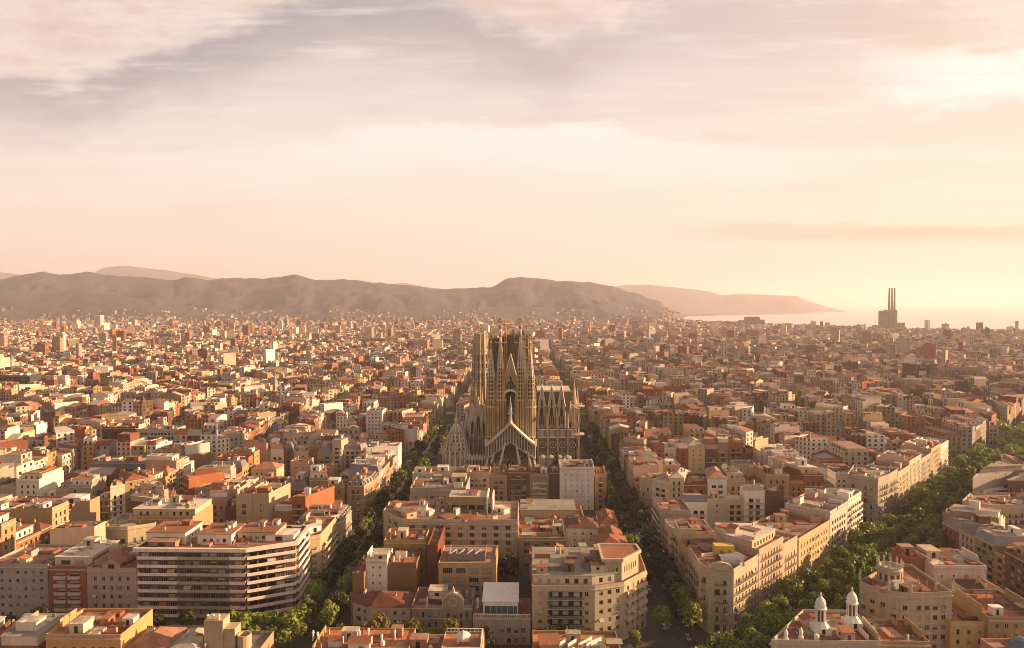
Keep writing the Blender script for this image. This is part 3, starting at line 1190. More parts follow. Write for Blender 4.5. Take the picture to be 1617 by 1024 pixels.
    if roofkind == 'attic':
        setb = attic or 3.0
        ap = inset(poly, [setb if (edges is None or i in edges) else .4 for i in range(n)])
        if ap and abs(area(ap)) > 25:
            am = MB()
            ast = dict(s_)
            ast.update(gf=.2, fh=2.7, wh=1.8, sill=.25, string=0)
            aw = []
            for i in range(n):
                a, b_ = ap[i], ap[(i + 1) % n]
                facade(am, a, b_, h_ + .01, h_ + 3.4, ast, aw, off, plain=not (facing(a, b_) and (edges is None or i in edges)), inmesh=True)
            big = inset(ap, -.3) or ap
            am.prism(big, h_ + 3.4, h_ + 3.62, 'trim', bottom=True, top=rnd.choice(('clay', 'gravel', 'clay', 'stone_pale')))
            am.build('attic', root, off, vary(PAINT[rnd.choice(('white', 'pale', 'cream'))], rnd))
            ztop = h_ + 3.62
            info['kinds'] = roof_clutter(roof_o, ap, ztop, rnd, wc, rc, off, clutter, dense)
    elif clutter != 0:
        zz = {'terrace': h_, 'flat': h_, 'mansard': h_ + 3.4, 'pitched': None}[roofkind]
        if zz is not None:
            pp = poly if roofkind != 'mansard' else (inset(poly, 1.6) or poly)
            info['kinds'] = roof_clutter(roof_o, pp, zz, rnd, wc, rc, off, clutter, dense)
        else:
            info['kinds'] = []
            for k in range(rnd.choice((1, 2, 2, 3))):
                i = rnd.randrange(n)
                p = lerp2(lerp2(poly[i], poly[(i + 1) % n], rnd.uniform(.2, .8)), (cx, cy), rnd.uniform(.25, .6))
                put(small_mesh(rnd.choice(('chimney', 'chimney', 'stack'))), 'chimney', roof_o, (p[0] - cx, p[1] - cy, h_ + .6), rnd.choice((0, 1.57)), vary(PAINT[rnd.choice(('cream', 'rust', 'pale'))], rnd), (1, 1, 1.5))
    for (x, y, z, rz, ww, wh, fl, wk) in wins:
        k = wk if fl > 0 else 'std'
        if k in ('blind', 'std') and rnd.random() < .34:
            k = rnd.choice(('blind', 'blind_low', 'blind_high'))
        elif k == 'std' and rnd.random() < .12 and ww < 1.4:
            k = 'shutter'
        put(window_mesh(ww, wh, k), 'window', root, (x, y, z), rz)
        q_ = rnd.random()
        if fl > 0 and q_ < .05:
            put(small_mesh('awning'), 'awning', root, (x, y, z + wh / 2), rz, rnd.choice(((.10, .20, .12), (.45, .36, .24), (.42, .17, .05), (.5, .47, .42))), (ww + .3, 1, 1))
        elif fl > 0 and q_ < .085:
            put(small_mesh('wall_unit'), 'air_unit', root, (x, y, z - wh / 2 - .75), rz)
    info['nwin'] = len(wins)
    return info


def dormer_mesh():
    if 'dormer' in SMALL:
        return SMALL['dormer']
    m_ = MB()
    m_.box(-.8, .8, 0, 1.6, 0, 2.0, 'plaster')
    pts = [(.8 * math.cos(t_ * math.pi / 6), 2.0 + .6 * math.sin(t_ * math.pi / 6)) for t_ in range(7)]
    m_.poly([(x, 0, z) for x, z in pts], 'plaster')
    for (x0, z0), (x1, z1) in zip(pts, pts[1:]):
        m_.poly([(x0, 0, z0), (x0, 1.6, z0), (x1, 1.6, z1), (x1, 0, z1)], 'zinc')
    m_.box(-.5, .5, -.03, -.004, .3, 2.0, 'glass_dark')
    me = m_.mesh('dormer')
    SMALL['dormer'] = me
    return me

# ------------------------------------------------------------------ the basilica
def rib_tower(cx, cy, prof, n, ribw, band, gap, mat, core='shadow_void', slits=None):
    """perforated stone spindle: dark core, upright ribs and stacked louvre rings"""
    m_ = MB()
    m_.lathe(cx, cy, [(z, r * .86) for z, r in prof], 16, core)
    zs = [p[0] for p in prof]

    def rad(z):
        for (z0, r0), (z1, r1) in zip(prof, prof[1:]):
            if z <= z1:
                return r0 + (r1 - r0) * (z - z0) / (z1 - z0)
        return prof[-1][1]
    steps = 14
    zz = [zs[0] + (zs[-1] - zs[0]) * k / steps for k in range(steps + 1)]
    for k in range(n):
        th = 2 * math.pi * (k + .5) / n
        ux, uy = math.cos(th), math.sin(th)
        tx, ty = -uy, ux
        prev = None
        for z in zz:
            r = rad(z)
            hw = ribw * (.35 + .65 * r / prof[0][1])
            q = [(cx + ux * r * .84 - tx * hw, cy + uy * r * .84 - ty * hw, z), (cx + ux * r * 1.05 - tx * hw, cy + uy * r * 1.05 - ty * hw, z),
                 (cx + ux * r * 1.05 + tx * hw, cy + uy * r * 1.05 + ty * hw, z), (cx + ux * r * .84 + tx * hw, cy + uy * r * .84 + ty * hw, z)]
            if prev:
                for e in range(3):
                    m_.poly([prev[e + 1], prev[e], q[e], q[e + 1]], 'stone_pale' if z > zs[-1] * .80 else mat)
            prev = q
    z = zs[0]
    while z < zs[-1] - band:
        if not (slits and slits[0] < z < slits[1]):
            r0, r1 = rad(z), rad(z + band)
            m_.lathe(cx, cy, [(z, r0 * .85), (z, r0 * .99), (z + band, r1 * .955), (z + band, r1 * .85)], 16, mat, cap=False)
        z += band + gap
    return m_


def pinnacle(m_, x, y, z, h_, r, mat='stone', n=6):
    m_.lathe(x, y, [(z, r), (z + h_ * .45, r * .8), (z + h_ * .47, r * 1.15), (z + h_ * .55, r * .75), (z + h_, .04)], n, mat)


def gable_wall(m_, x, y, z0, w_, zs, zp, th, mat='stone', hole='shadow_void'):
    """steep pointed gable with a lancet hole"""
    pts = [(x - w_ / 2, z0), (x + w_ / 2, z0), (x + w_ / 2, zs), (x, zp), (x - w_ / 2, zs)]
    m_.poly([(a, y, b_) for a, b_ in pts], mat)
    m_.poly([(a, y + th, b_) for a, b_ in reversed(pts)], mat)
    for i in range(5):
        (a, b_), (c, d) = pts[i], pts[(i + 1) % 5]
        m_.poly([(c, y, d), (a, y, b_), (a, y + th, b_), (c, y + th, d)], mat)
    lw = w_ * .22
    zt = zs - (zs - z0) * .05
    m_.poly([(x - lw, y - .03, z0 + (zs - z0) * .18), (x + lw, y - .03, z0 + (zs - z0) * .18), (x + lw, y - .03, zt - lw), (x, y - .03, zt + lw), (x - lw, y - .03, zt - lw)], hole)
    m_.bar((x - w_ / 2 - .1, y - .2, zs - .2), (x, y - .2, zp + .3), .28, 'stone_pale')
    m_.bar((x + w_ / 2 + .1, y - .2, zs - .2), (x, y - .2, zp + .3), .28, 'stone_pale')


def lancet(m_, x, y, z0, z1, w_, mat='shadow_void'):
    k = w_ / 2
    m_.poly([(x - k, y, z0), (x + k, y, z0), (x + k, y, z1 - w_ * .9), (x, y, z1), (x - k, y, z1 - w_ * .9)], mat)
    m_.bar((x - k - .12, y - .08, z0), (x - k - .12, y - .08, z1 - w_ * .9), .12, 'stone_pale')
    m_.bar((x + k + .12, y - .08, z0), (x + k + .12, y - .08, z1 - w_ * .9), .12, 'stone_pale')
    m_.bar((x - k - .12, y - .08, z1 - w_ * .9), (x, y - .08, z1 + .15), .12, 'stone_pale')
    m_.bar((x + k + .12, y - .08, z1 - w_ * .9), (x, y - .08, z1 + .15), .12, 'stone_pale')


def basilica():
    YF = 505.0                                   # plane of the four bell towers
    X0 = xat(806, 500)
    root = empty('basilica', (X0, YF, 0), 'tan stone basilica with four perforated spindle bell towers, sloping porch and unfinished crossing tower', 'church')
    off = (X0, YF, 0)
    B = lambda m_, name, parent=root: m_.build(name, parent, off)
    zt = lambda py: zat(py, 500.0)
    # four bell towers, each with its mosaic pinnacle
    for px, tall in ((775.3, 0), (790.3, 1), (821.8, 1), (837.2, 0)):
        x = xat(px, YF)
        top = 94.5 if tall else 86.5
        bot_r = 3.9 if tall else 4.0
        prof = [(0, bot_r * 1.03), (30, bot_r), (55, bot_r * .93), (68, bot_r * .78), (80 if tall else 76, bot_r * .52), (top - 3, bot_r * .33), (top, bot_r * .22)]
        tw = rib_tower(x, YF, prof, 10, .42, 1.0, 2.0, 'stone', slits=(26, 50))
        t_o = B(tw, 'bell_tower')
        pm = MB()
        z0 = top
        if tall:
            pm.lathe(x, YF, [(z0, 1.1, 'mosaic_pale'), (z0 + 3, .85, 'mosaic_red'), (z0 + 5.0, 1.25, 'mosaic_red'), (z0 + 6.6, .8, 'mosaic_pale'), (z0 + 9.4, .85, 'mosaic_red'), (z0 + 10.4, 1.5, 'mosaic_red'), (z0 + 11.6, 1.4, 'mosaic_gold'), (z0 + 12.4, .45, 'mosaic_gold'), (z0 + 13.2, .5)], 10)
            zr = z0 + 15.6
        else:
            pm.lathe(x, YF, [(z0, .8, 'mosaic_pale'), (z0 + 2, .7, 'mosaic_pale'), (z0 + 2.4, 1.0, 'mosaic_red'), (z0 + 5.5, .75, 'mosaic_red'), (z0 + 7, .95, 'mosaic_pale'), (z0 + 8.3, .5, 'mosaic_gold'), (z0 + 9.2, .5)], 10)
            zr = z0 + 11.6
        # round finial: a ring with knobs
        for k in range(14):
            a, b_ = 2 * math.pi * k / 14, 2 * math.pi * (k + 1) / 14
            pm.bar((x + 1.45 * math.cos(a), YF, zr + 1.45 * math.sin(a)), (x + 1.45 * math.cos(b_), YF, zr + 1.45 * math.sin(b_)), .62, 'mosaic_gold', 5)
        for k in range(8):
            a = 2 * math.pi * k / 8
            pm.lathe(x + 1.75 * math.cos(a), YF, [(zr + 1.75 * math.sin(a) - .35, .1), (zr + 1.75 * math.sin(a), .36), (zr + 1.75 * math.sin(a) + .35, .1)], 6, 'mosaic_pale')
        B(pm, 'pinnacle', t_o)
        if tall:
            br = MB()
            br.box(x - 4.2, x + 4.2, YF - .5, YF + .5, top - 1.2, top - .7, 'stone_pale', bottom=True)
            for sx in (-3.9, 3.9):
                br.box(x + sx - .2, x + sx + .2, YF - .4, YF + .4, top - .69, top + .4, 'stone_pale')
            B(br, 'walkway', t_o)
        # tall slits between thin columns low on the tower
        sl_ = MB()
        r = bot_r * 1.07
        for k in range(9):
            a = math.pi * (1.08 + .84 * k / 8)
            sl_.bar((x + r * math.cos(a), YF + r * math.sin(a), 24), (x + r * .97 * math.cos(a), YF + r * .97 * math.sin(a), 51), .26, 'stone', 4)
        for z in (24.0, 46.0 + 5 * tall):
            sl_.lathe(x, YF, [(z - .5, r * .95), (z - .5, r * 1.08), (z + .9, r * 1.08), (z + .9, r * .95)], 16, 'stone', cap=False)
        B(sl_, 'column', t_o)
    # facade wall between the towers
    xl, xr = xat(768, YF), xat(845, YF)
    f_ = MB()
    f_.box(xl, xr, YF + 1.2, YF + 9, 0, 46, 'stone_shade')
    xm = X0
    ih = 6.0
    f_.box(xm - ih - 2, xm - ih + .2, YF + .3, YF + 1.19, 30, 57, 'stone')
    f_.box(xm + ih - .2, xm + ih + 2, YF + .3, YF + 1.19, 30, 57, 'stone')
    B(f_, 'facade')
    # arch and tall gable above the porch
    a_ = MB()
    R0, R1 = 4.6, 6.3
    zc = 53.0
    for k in range(12):
        t0, t1 = math.pi * k / 12, math.pi * (k + 1) / 12
        P = lambda r, t_, y: (xm + r * math.cos(t_), y, zc + r * math.sin(t_))
        y0, y1 = YF - 1.6, YF + 2.2
        a_.poly([P(R0, t0, y0), P(R1, t0, y0), P(R1, t1, y0), P(R0, t1, y0)], 'stone_pale')
        a_.poly([P(R1, t0, y0), P(R1, t0, y1), P(R1, t1, y1), P(R1, t1, y0)], 'stone_pale')
        a_.poly([P(R0, t1, y0), P(R0, t1, y1), P(R0, t0, y1), P(R0, t0, y0)], 'stone')
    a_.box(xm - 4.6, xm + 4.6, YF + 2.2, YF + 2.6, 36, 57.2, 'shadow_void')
    B(a_, 'arch')
    g_ = MB()
    gable_wall(g_, xm, YF + 3.2, 46, 9.5, 66.5, 85.0, 2.0, 'stone')
    lancet(g_, xm, YF + 3.1, 63.8, 69.0, 1.7)
    for dx_ in (-2.5, 0, 2.5):
        lancet(g_, xm + dx_, YF + 3.1, 59.8, 63.2, 1.3)
    B(g_, 'gable')
    # small spire with a cross before the arch
    s_ = MB()
    zb = 35.0
    s_.lathe(xm, YF - 6, [(zb, 1.9), (zb + 5.5, 1.1), (zb + 10, 1.5), (zb + 12, .9), (zb + 20, .1)], 6, 'stone_grey')
    B(s_, 'spire')
    c_ = MB()
    c_.box(xm - .35, xm + .35, YF - 9.6, YF - 9.0, 36.0, 46.0, 'stone_pale')
    c_.box(xm - 2.0, xm - .36, YF - 9.6, YF - 9.0, 42.2, 42.9, 'stone_pale', bottom=True)
    c_.box(xm + .36, xm + 2.0, YF - 9.6, YF - 9.0, 42.2, 42.9, 'stone_pale', bottom=True)
    c_.lathe(xm, YF - 9.3, [(35.0, 1.6), (37.5, .7)], 6, 'stone_pale')
    B(c_, 'cross')
    # porch: concave gable roof over a colonnade, on leaning columns
    YP = YF - 13.0
    half = (xat(846, YP) - xat(766.5, YP)) / 2
    xm2 = (xat(846, YP) + xat(766.5, YP)) / 2
    top_ = lambda u: 20.2 + 16.3 * (1 - abs(u)) ** 1.12
    bot_ = lambda u: 10.2 + 12.6 * (1 - abs(u)) ** 1.05
    NP = 24
    p_ = MB()
    for k in range(NP):
        u0, u1 = -1 + 2 * k / NP, -1 + 2 * (k + 1) / NP
        xa, xb = xm2 + half * u0, xm2 + half * u1
        for (fn, dz, y0, y1, mt) in ((top_, 1.5, YP - .8, YF + 1, 'stone_pale'), (bot_, 1.2, YP - .5, YF + 1, 'stone_grey')):
            z0a, z0b = fn(u0), fn(u1)
            p_.poly([(xa, y0, z0a - dz), (xb, y0, z0b - dz), (xb, y0, z0b), (xa, y0, z0a)], mt)
            p_.poly([(xa, y0, z0a), (xb, y0, z0b), (xb, y1, z0b), (xa, y1, z0a)], mt)
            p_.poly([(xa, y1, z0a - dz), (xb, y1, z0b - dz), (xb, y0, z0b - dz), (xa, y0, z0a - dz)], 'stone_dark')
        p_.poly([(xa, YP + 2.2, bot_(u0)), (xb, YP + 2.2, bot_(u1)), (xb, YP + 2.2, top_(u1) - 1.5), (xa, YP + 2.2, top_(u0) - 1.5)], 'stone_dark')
    for sx in (-1, 1):
        p_.bar((xm2 + sx * half, YP, 19.0), (xm2 + sx * half, YP, 24.5), .45, 'stone_pale', 4)
    porch = B(p_, 'porch')
    cl = MB()
    n_ = 18
    for k in range(n_ + 1):
        u = -1 + 2 * k / n_
        if abs(u) > .99:
            u *= .985
        x = xm2 + half * u
        cl.bar((x, YP, bot_(u) - .1), (x, YP, top_(u) - 1.3), .34, 'stone_pale', 5, .28)
    B(cl, 'colonnade', porch)
    for (pb, pt, zt_) in ((786, 797.5, 21.5), (823.5, 814.5, 21.5), (771.5, 780, 14.5), (841.5, 833.5, 14.5), (764.5, 770.5, 11), (848, 842.5, 11)):
        q = MB()
        q.bar((xat(pb, YP - 2), YP - 2, 0), (xat(pt, YP), YP + .3, zt_), 1.25, 'stone_pale', 6, .62)
        B(q, 'column', porch)
    dd = MB()
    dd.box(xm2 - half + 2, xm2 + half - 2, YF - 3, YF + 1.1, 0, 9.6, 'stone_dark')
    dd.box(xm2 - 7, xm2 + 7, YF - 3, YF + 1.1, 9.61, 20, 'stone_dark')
    for x in (-9.5, -1.6, 1.6, 9.5):
        lancet(dd, xm2 + x, YF - 3.05, 0, 7.5, 2.4)
    B(dd, 'portal', root)
    # unfinished crossing towers behind
    cx_, cy_ = xat(818, 535), 540.0
    k_ = MB()
    pf = [(0, 12.6), (60, 12.2), (80, 11.3), (90, 10.9), (98, 10.6)]
    k_.lathe(cx_, cy_, pf, 12, 'stone_shade', rot=.26)
    for k in range(12):
        a = .26 + 2 * math.pi * k / 12
        for (z0, r0), (z1, r1) in zip(pf[1:], pf[2:]):
            k_.bar((cx_ + r0 * math.cos(a), cy_ + r0 * math.sin(a), z0), (cx_ + r1 * math.cos(a), cy_ + r1 * math.sin(a), z1), .5, 'stone_dark', 4)
    for z in (72, 80, 88, 95.5):
        k_.lathe(cx_, cy_, [(z, 11.0), (z, 12.2), (z + .9, 12.2), (z + .9, 11.0)], 12, 'stone_dark', rot=.26, cap=False)
    rr = random.Random(4)
    for k in range(26):
        a = rr.uniform(0, 6.28)
        r = rr.uniform(2, 10)
        k_.bar((cx_ + r * math.cos(a), cy_ + r * math.sin(a), 97.5), (cx_ + r * math.cos(a), cy_ + r * math.sin(a), rr.uniform(99, 102.5)), .25, 'stone_dark', 4)
    k_.box(cx_ + 5, cx_ + 11.5, cy_ - 6, cy_ + 3, 98.0, 101.8, 'stone_pale')
    B(k_, 'crossing_tower')
    k2 = MB()
    qx, qy = xat(783, 548), 548.0
    k2.lathe(qx, qy, [(0, 9.4), (60, 8.4), (84, 7.4), (95, 7.0)], 12, 'stone_shade', rot=.1)
    for k in range(12):
        a = .1 + 2 * math.pi * k / 12
        k2.bar((qx + 8.5 * math.cos(a), qy + 8.5 * math.sin(a), 60), (qx + 7.1 * math.cos(a), qy + 7.1 * math.sin(a), 96.5), .4, 'stone_dark', 4)
    B(k2, 'crossing_tower')
    tx, ty = xat(759.5, 528), 528.0
    t2 = MB()
    pf = [(0, 9.6), (20, 8.8), (50, 7.6), (70, 6.7), (86, 6.1), (95, 5.7), (99.5, 4.9)]
    t2.lathe(tx, ty, pf, 12, 'stone_grey')
    for k in range(12):
        a = 2 * math.pi * k / 12
        for (z0, r0), (z1, r1) in zip(pf, pf[1:]):
            t2.bar((tx + r0 * math.cos(a), ty + r0 * math.sin(a), z0), (tx + r1 * math.cos(a), ty + r1 * math.sin(a), z1), .3, 'stone', 4)
        for z in range(22, 84, 7):
            a2 = a + math.pi / 12
            r = 9.0 - z * .036
            t2.bar((tx + r * math.cos(a2), ty + r * math.sin(a2), z), (tx + r * math.cos(a2), ty + r * math.sin(a2), z + 5.4), .26, 'shadow_void', 4)
    for z in (30, 44, 58, 72, 86):
        r = 9.35 - z * .036
        t2.lathe(tx, ty, [(z, r * .97), (z, r * 1.04), (z + .8, r * 1.04), (z + .8, r * .97)], 12, 'stone_grey', cap=False)
    B(t2, 'lateral_tower')
    # apse and transept with gothic gables on the hill side
    ap = MB()
    xa, xb = xat(726, 515), xat(768, 515)
    ap.box(xa + 3, xb - .2, 512, 540, 0, 38, 'stone_dark')
    for k, (px, zt1, w_) in enumerate(((729, 34, 4.2), (737, 41, 4.6), (746, 48, 5.2), (755, 52, 5.4), (764, 47, 4.4))):
        x = xat(px, 511)
        gable_wall(ap, x, 510.2 + (k % 2) * .6, 20 + (k % 3), w_, zt1 - 14, zt1, 1.4, 'stone_grey')
        lancet(ap, x, 511.9, 5, 17, 1.9)
        lancet(ap, x - 1.9, 511.9, 21, 30, 1.0)
    for k in range(12):
        x = xat(725 + k * 3.7, 509)
        pinnacle(ap, x, 508.5 + (k % 3), 0, 20 + 13 * abs(math.sin(k * 1.7)) + k * .6, .8, 'stone_dark' if k % 2 else 'stone_grey')
    for px, z in ((733, 40), (742, 54), (751, 62), (761, 60)):
        pinnacle(ap, xat(px, 514), 514, z - 22, 22, 1.0, 'stone')
    B(ap, 'apse')
    # egg shaped sacristy dome
    sx_, sy_ = xat(719.5, 500), 502.0
    d_ = MB()
    prof = [(0, 8.9), (9, 8.7), (9.2, 9.4), (10.2, 9.4), (10.4, 8.5), (16, 8.1), (21, 7.2), (26, 5.6), (30, 3.8), (32.6, 2.0), (33.5, 1.6)]
    d_.lathe(sx_, sy_, prof, 24, 'stone_grey')
    for z in (12.5, 15.6, 18.6, 21.5, 24.3, 27.0):
        r = [q for q in prof if q[0] <= z][-1][1]
        nx = [q for q in prof if q[0] > z][0]
        pv_ = [q for q in prof if q[0] <= z][-1]
        r = pv_[1] + (nx[1] - pv_[1]) * (z - pv_[0]) / (nx[0] - pv_[0])
        for k in range(16):
            a = 2 * math.pi * (k + (.5 if int(z * 10) % 2 else 0)) / 16
            ww = r * .10
            c = (sx_ + (r + .02) * math.cos(a), sy_ + (r + .02) * math.sin(a))
            t_ = (-math.sin(a) * ww, math.cos(a) * ww)
            q = r - .45
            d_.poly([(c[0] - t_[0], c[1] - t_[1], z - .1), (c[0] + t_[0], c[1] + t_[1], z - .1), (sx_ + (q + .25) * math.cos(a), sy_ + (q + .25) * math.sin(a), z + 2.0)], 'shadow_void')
    for k in range(12):
        a = 2 * math.pi * k / 12
        for (z0, r0), (z1, r1) in zip(prof[4:-1], prof[5:]):
            d_.bar((sx_ + (r0 + .1) * math.cos(a), sy_ + (r0 + .1) * math.sin(a), z0), (sx_ + (r1 + .1) * math.cos(a), sy_ + (r1 + .1) * math.sin(a), z1), .24, 'stone_pale', 4)
    do = B(d_, 'sacristy_dome')
    ln = MB()
    ln.lathe(sx_, sy_, [(33.5, 1.5), (35.5, 1.1), (35.7, 1.7), (36.6, 1.6), (39.5, .4), (41.0, .6), (42.5, .05)], 8, 'stone')
    B(ln, 'lantern', do)
    for k in range(9):
        a = math.pi * (1.0 + k / 8.0)
        g2 = MB()
        gx, gy = sx_ + 9.8 * math.cos(a), sy_ + 9.8 * math.sin(a)
        g2.bar((gx, gy, 0), (gx, gy, 9.5), .5, 'stone_pale', 4)
        pinnacle(g2, gx, gy, 9.4, 5.2, .55, 'stone_pale')
        B(g2, 'buttress', do)
    # low cloister between dome and porch
    cl2 = MB()
    xa, xb = xat(735, 496), xat(766, 496)
    cl2.box(xa, xb, 495, 503, 0, 9.5, 'stone_grey')
    n_ = 6
    for k in range(n_):
        x = xa + (xb - xa) * (k + .5) / n_
        gable_wall(cl2, x, 494.4, 3, (xb - xa) / n_ * .8, 8.6, 12.5, .55, 'stone_grey')
    B(cl2, 'cloister')
    # nave on the sea side: rose windows, parapet, gabled clerestory
    YN = 508.0
    xa, xb = xat(848, YN), xat(911, YN)
    nv_ = MB()
    nv_.box(xa, xb, YN, YN + 40, 0, 29, 'stone_dark')
    nv_.box(xa + .4, xb - 4.5, YN + 5.5, YN + 34, 29.01, 56, 'stone_dark')
    nv_.box(xa + .2, xb - 4.2, YN + 5.2, YN + 34.3, 56.01, 57.2, 'stone_pale', bottom=True)
    nave = B(nv_, 'nave')
    nb = 4
    bw = (xb - xa) / nb
    for k in range(nb):
        x = xa + bw * (k + .5)
        # aisle bay
        b1 = MB()
        b1.box(x - bw / 2 + .1, x - bw / 2 + 1.3, YN - 2.2, YN - .01, 0, 30, 'stone_grey')
        pinnacle(b1, x - bw / 2 + .7, YN - 1.1, 30, 12, .9, 'stone')
        for dx_ in (-2.2, 0, 2.2):
            lancet(b1, x + dx_ + .6, YN - .06, 5, 11.5, 1.2)
        for q in range(7):
            xx = x - bw / 2 + 1.7 + (bw - 2.2) * q / 6
            b1.bar((xx, YN - .5, 23.2), (xx, YN - .5, 28), .16, 'stone_pale', 4)
        b1.box(x - bw / 2 + 1.31, x + bw / 2, YN - .9, YN - .01, 22.2, 23.2, 'stone_pale', bottom=True)
        b1.box(x - bw / 2 + 1.31, x + bw / 2, YN - .9, YN - .01, 28.1, 28.9, 'stone_pale', bottom=True)
        B(b1, 'buttress', nave)
        rw = MB()
        for j in range(18):
            t0, t1 = 2 * math.pi * j / 18, 2 * math.pi * (j + 1) / 18
            c0 = (x + .6, 17.0)
            rw.poly([(c0[0], YN - .07, c0[1]), (c0[0] + 2.0 * math.cos(t0), YN - .07, c0[1] + 2.0 * math.sin(t0)), (c0[0] + 2.0 * math.cos(t1), YN - .07, c0[1] + 2.0 * math.sin(t1))], 'shadow_void')
            rw.bar((c0[0] + 2.2 * math.cos(t0), YN - .15, c0[1] + 2.2 * math.sin(t0)), (c0[0] + 2.2 * math.cos(t1), YN - .15, c0[1] + 2.2 * math.sin(t1)), .22, 'stone_pale', 4)
            if j % 3 == 0:
                rw.bar((c0[0], YN - .12, c0[1]), (c0[0] + 2.1 * math.cos(t0), YN - .12, c0[1] + 2.1 * math.sin(t0)), .09, 'stone_pale', 4)
        B(rw, 'rose_window', nave)
        # clerestory gable
        g3 = MB()
        xx = x if k < 3 else x - 1.0
        gw = bw * .74
        if k < 3:
            gable_wall(g3, xx, YN + 3.2, 29.02, gw, 45, 61.5, 1.8, 'stone_grey')
            lancet(g3, xx, YN + 3.1, 45.2, 51, 1.4)
            lancet(g3, xx - 1.5, YN + 3.08, 31, 38.5, 1.2)
            lancet(g3, xx + 1.5, YN + 3.08, 31, 38.5, 1.2)
        else:
            gable_wall(g3, xx, YN + 1.2, 29.02, gw * .8, 34, 44, 1.6, 'stone_grey')
        pinnacle(g3, xx - bw / 2, YN + 3.6, 29.02, 17, .8, 'stone')
        B(g3, 'gable', nave)
    # glory side stair towers with builders' platforms
    st = MB()
    tx2 = xat(913, 509)
    st.box(tx2 - 2.2, tx2 + 1.6, 508, 512, 0, 44, 'stone')
    for z in (14, 24, 34):
        lancet(st, tx2 - .3, 507.93, z, z + 6, .8)
    for z in (24.5, 45.5):
        st.box(tx2 - 4.0, tx2 + 4.6, 506, 514, z, z + .7, 'stone_pale', bottom=True)
        for k in range(6):
            st.bar((tx2 - 3.9 + k * 1.68, 506.1, z + .71), (tx2 - 3.9 + k * 1.68, 506.1, z + 1.9), .08, 'stone_pale', 4)
    st.box(tx2 - 2.0, tx2 + 1.4, 508, 512, 46.21, 47.5, 'stone_pale')
    B(st, 'stair_tower')
    tp = MB()
    px_ = xat(907, 525)
    pinnacle(tp, px_, 524, 29.2, 36, 2.2, 'stone', 8)
    pinnacle(tp, px_ + 2.6, 526, 29.2, 29, 1.5, 'mosaic_gold', 8)
    B(tp, 'turret')
    # low chapel with lobed wall in front of the nave
    ch = MB()
    for k in range(4):
        cx2 = xat(856 + k * 13.2, 499)
        ch.lathe(cx2, 500, [(0, 3.2), (9.0, 3.2), (9.1, 3.5), (10.0, 3.5), (10.1, 3.0), (11.5, .1)], 14, 'stone_grey')
        for j in range(5):
            a = math.pi * (1.1 + .8 * j / 4)
            ch.bar((cx2 + 3.3 * math.cos(a), 500 + 3.3 * math.sin(a), 1), (cx2 + 3.3 * math.cos(a), 500 + 3.3 * math.sin(a), 9), .22, 'stone_pale', 4)
    ch.box(xat(850, 500), xat(902, 500), 501, 507.9, 0, 9.4, 'stone_grey')
    B(ch, 'chapel')
    return root


solid('paint_crane', (.55, .25, .08), .6, .2)
basilica()

cr_ = MB()
cx0, cy0 = xat(798, 530), 530.0
for sx in (-.8, .8):
    for sy in (-.8, .8):
        cr_.bar((cx0 + sx, cy0 + sy, 0), (cx0 + sx, cy0 + sy, 107), .14, 'paint_crane')
for k in range(34):
    z = 3.1 * k
    sg = 1 if k % 2 else -1
    cr_.bar((cx0 - .8 * sg, cy0 - .8, z), (cx0 + .8 * sg, cy0 - .8, z + 3.1), .09, 'paint_crane')
    cr_.bar((cx0 - .8, cy0 + .8 * sg, z), (cx0 - .8, cy0 - .8 * sg, z + 3.1), .09, 'paint_crane')
tcr = empty('tower_crane', (cx0, cy0, 0), 'orange lattice tower crane standing behind the bell towers of the basilica', 'crane')
cr_.build('mast', tcr, (cx0, cy0, 0))
cr_ = MB()
cr_.bar((cx0 - 5, cy0, 106.2), (cx0 + 9, cy0, 106.2), .22, 'paint_crane')
cr_.bar((cx0, cy0, 110), (cx0 + 9, cy0, 106.6), .1, 'paint_crane')
cr_.bar((cx0, cy0, 110), (cx0 - 5, cy0, 106.6), .1, 'paint_crane')
cr_.bar((cx0, cy0, 107), (cx0, cy0, 110.2), .25, 'paint_crane')
cr_.build('jib', tcr, (cx0, cy0, 0))
cr_ = MB()
cr_.box(cx0 - 5.2, cx0 - 3.2, cy0 - .9, cy0 + .9, 104.0, 105.9, 'stone_pale', bottom=True)
cr_.build('counterweight', tcr, (cx0, cy0, 0))

# ------------------------------------------------------------------ houses that the photograph shows clearly
HERO = []          # footprints taken
LAND = []          # landmarks used to say where a house stands: (phrase, x, y)


def rc(px0, px1, d, dep):
    return [(xat(px0, d), d), (xat(px1, d), d), (xat(px1, d), d + dep), (xat(px0, d), d + dep)]


def hero(label, poly, h_, short=None, **kw):
    poly = ccw(poly)
    HERO.append(poly)
    i = apartment(label, poly, h_, tier=kw.pop('tier', 1), **kw)
    if short:
        c = centroid(poly)
        LAND.append((short, c[0], c[1]))
    return i


def extra(info, name, fn, parent='root', color=None):
    """another part of a house: fn(mesh builder) adds the shapes in world coordinates"""
    m_ = MB()
    fn(m_)
    return m_.build(name, info[parent] if isinstance(parent, str) else parent, info['off'], color)


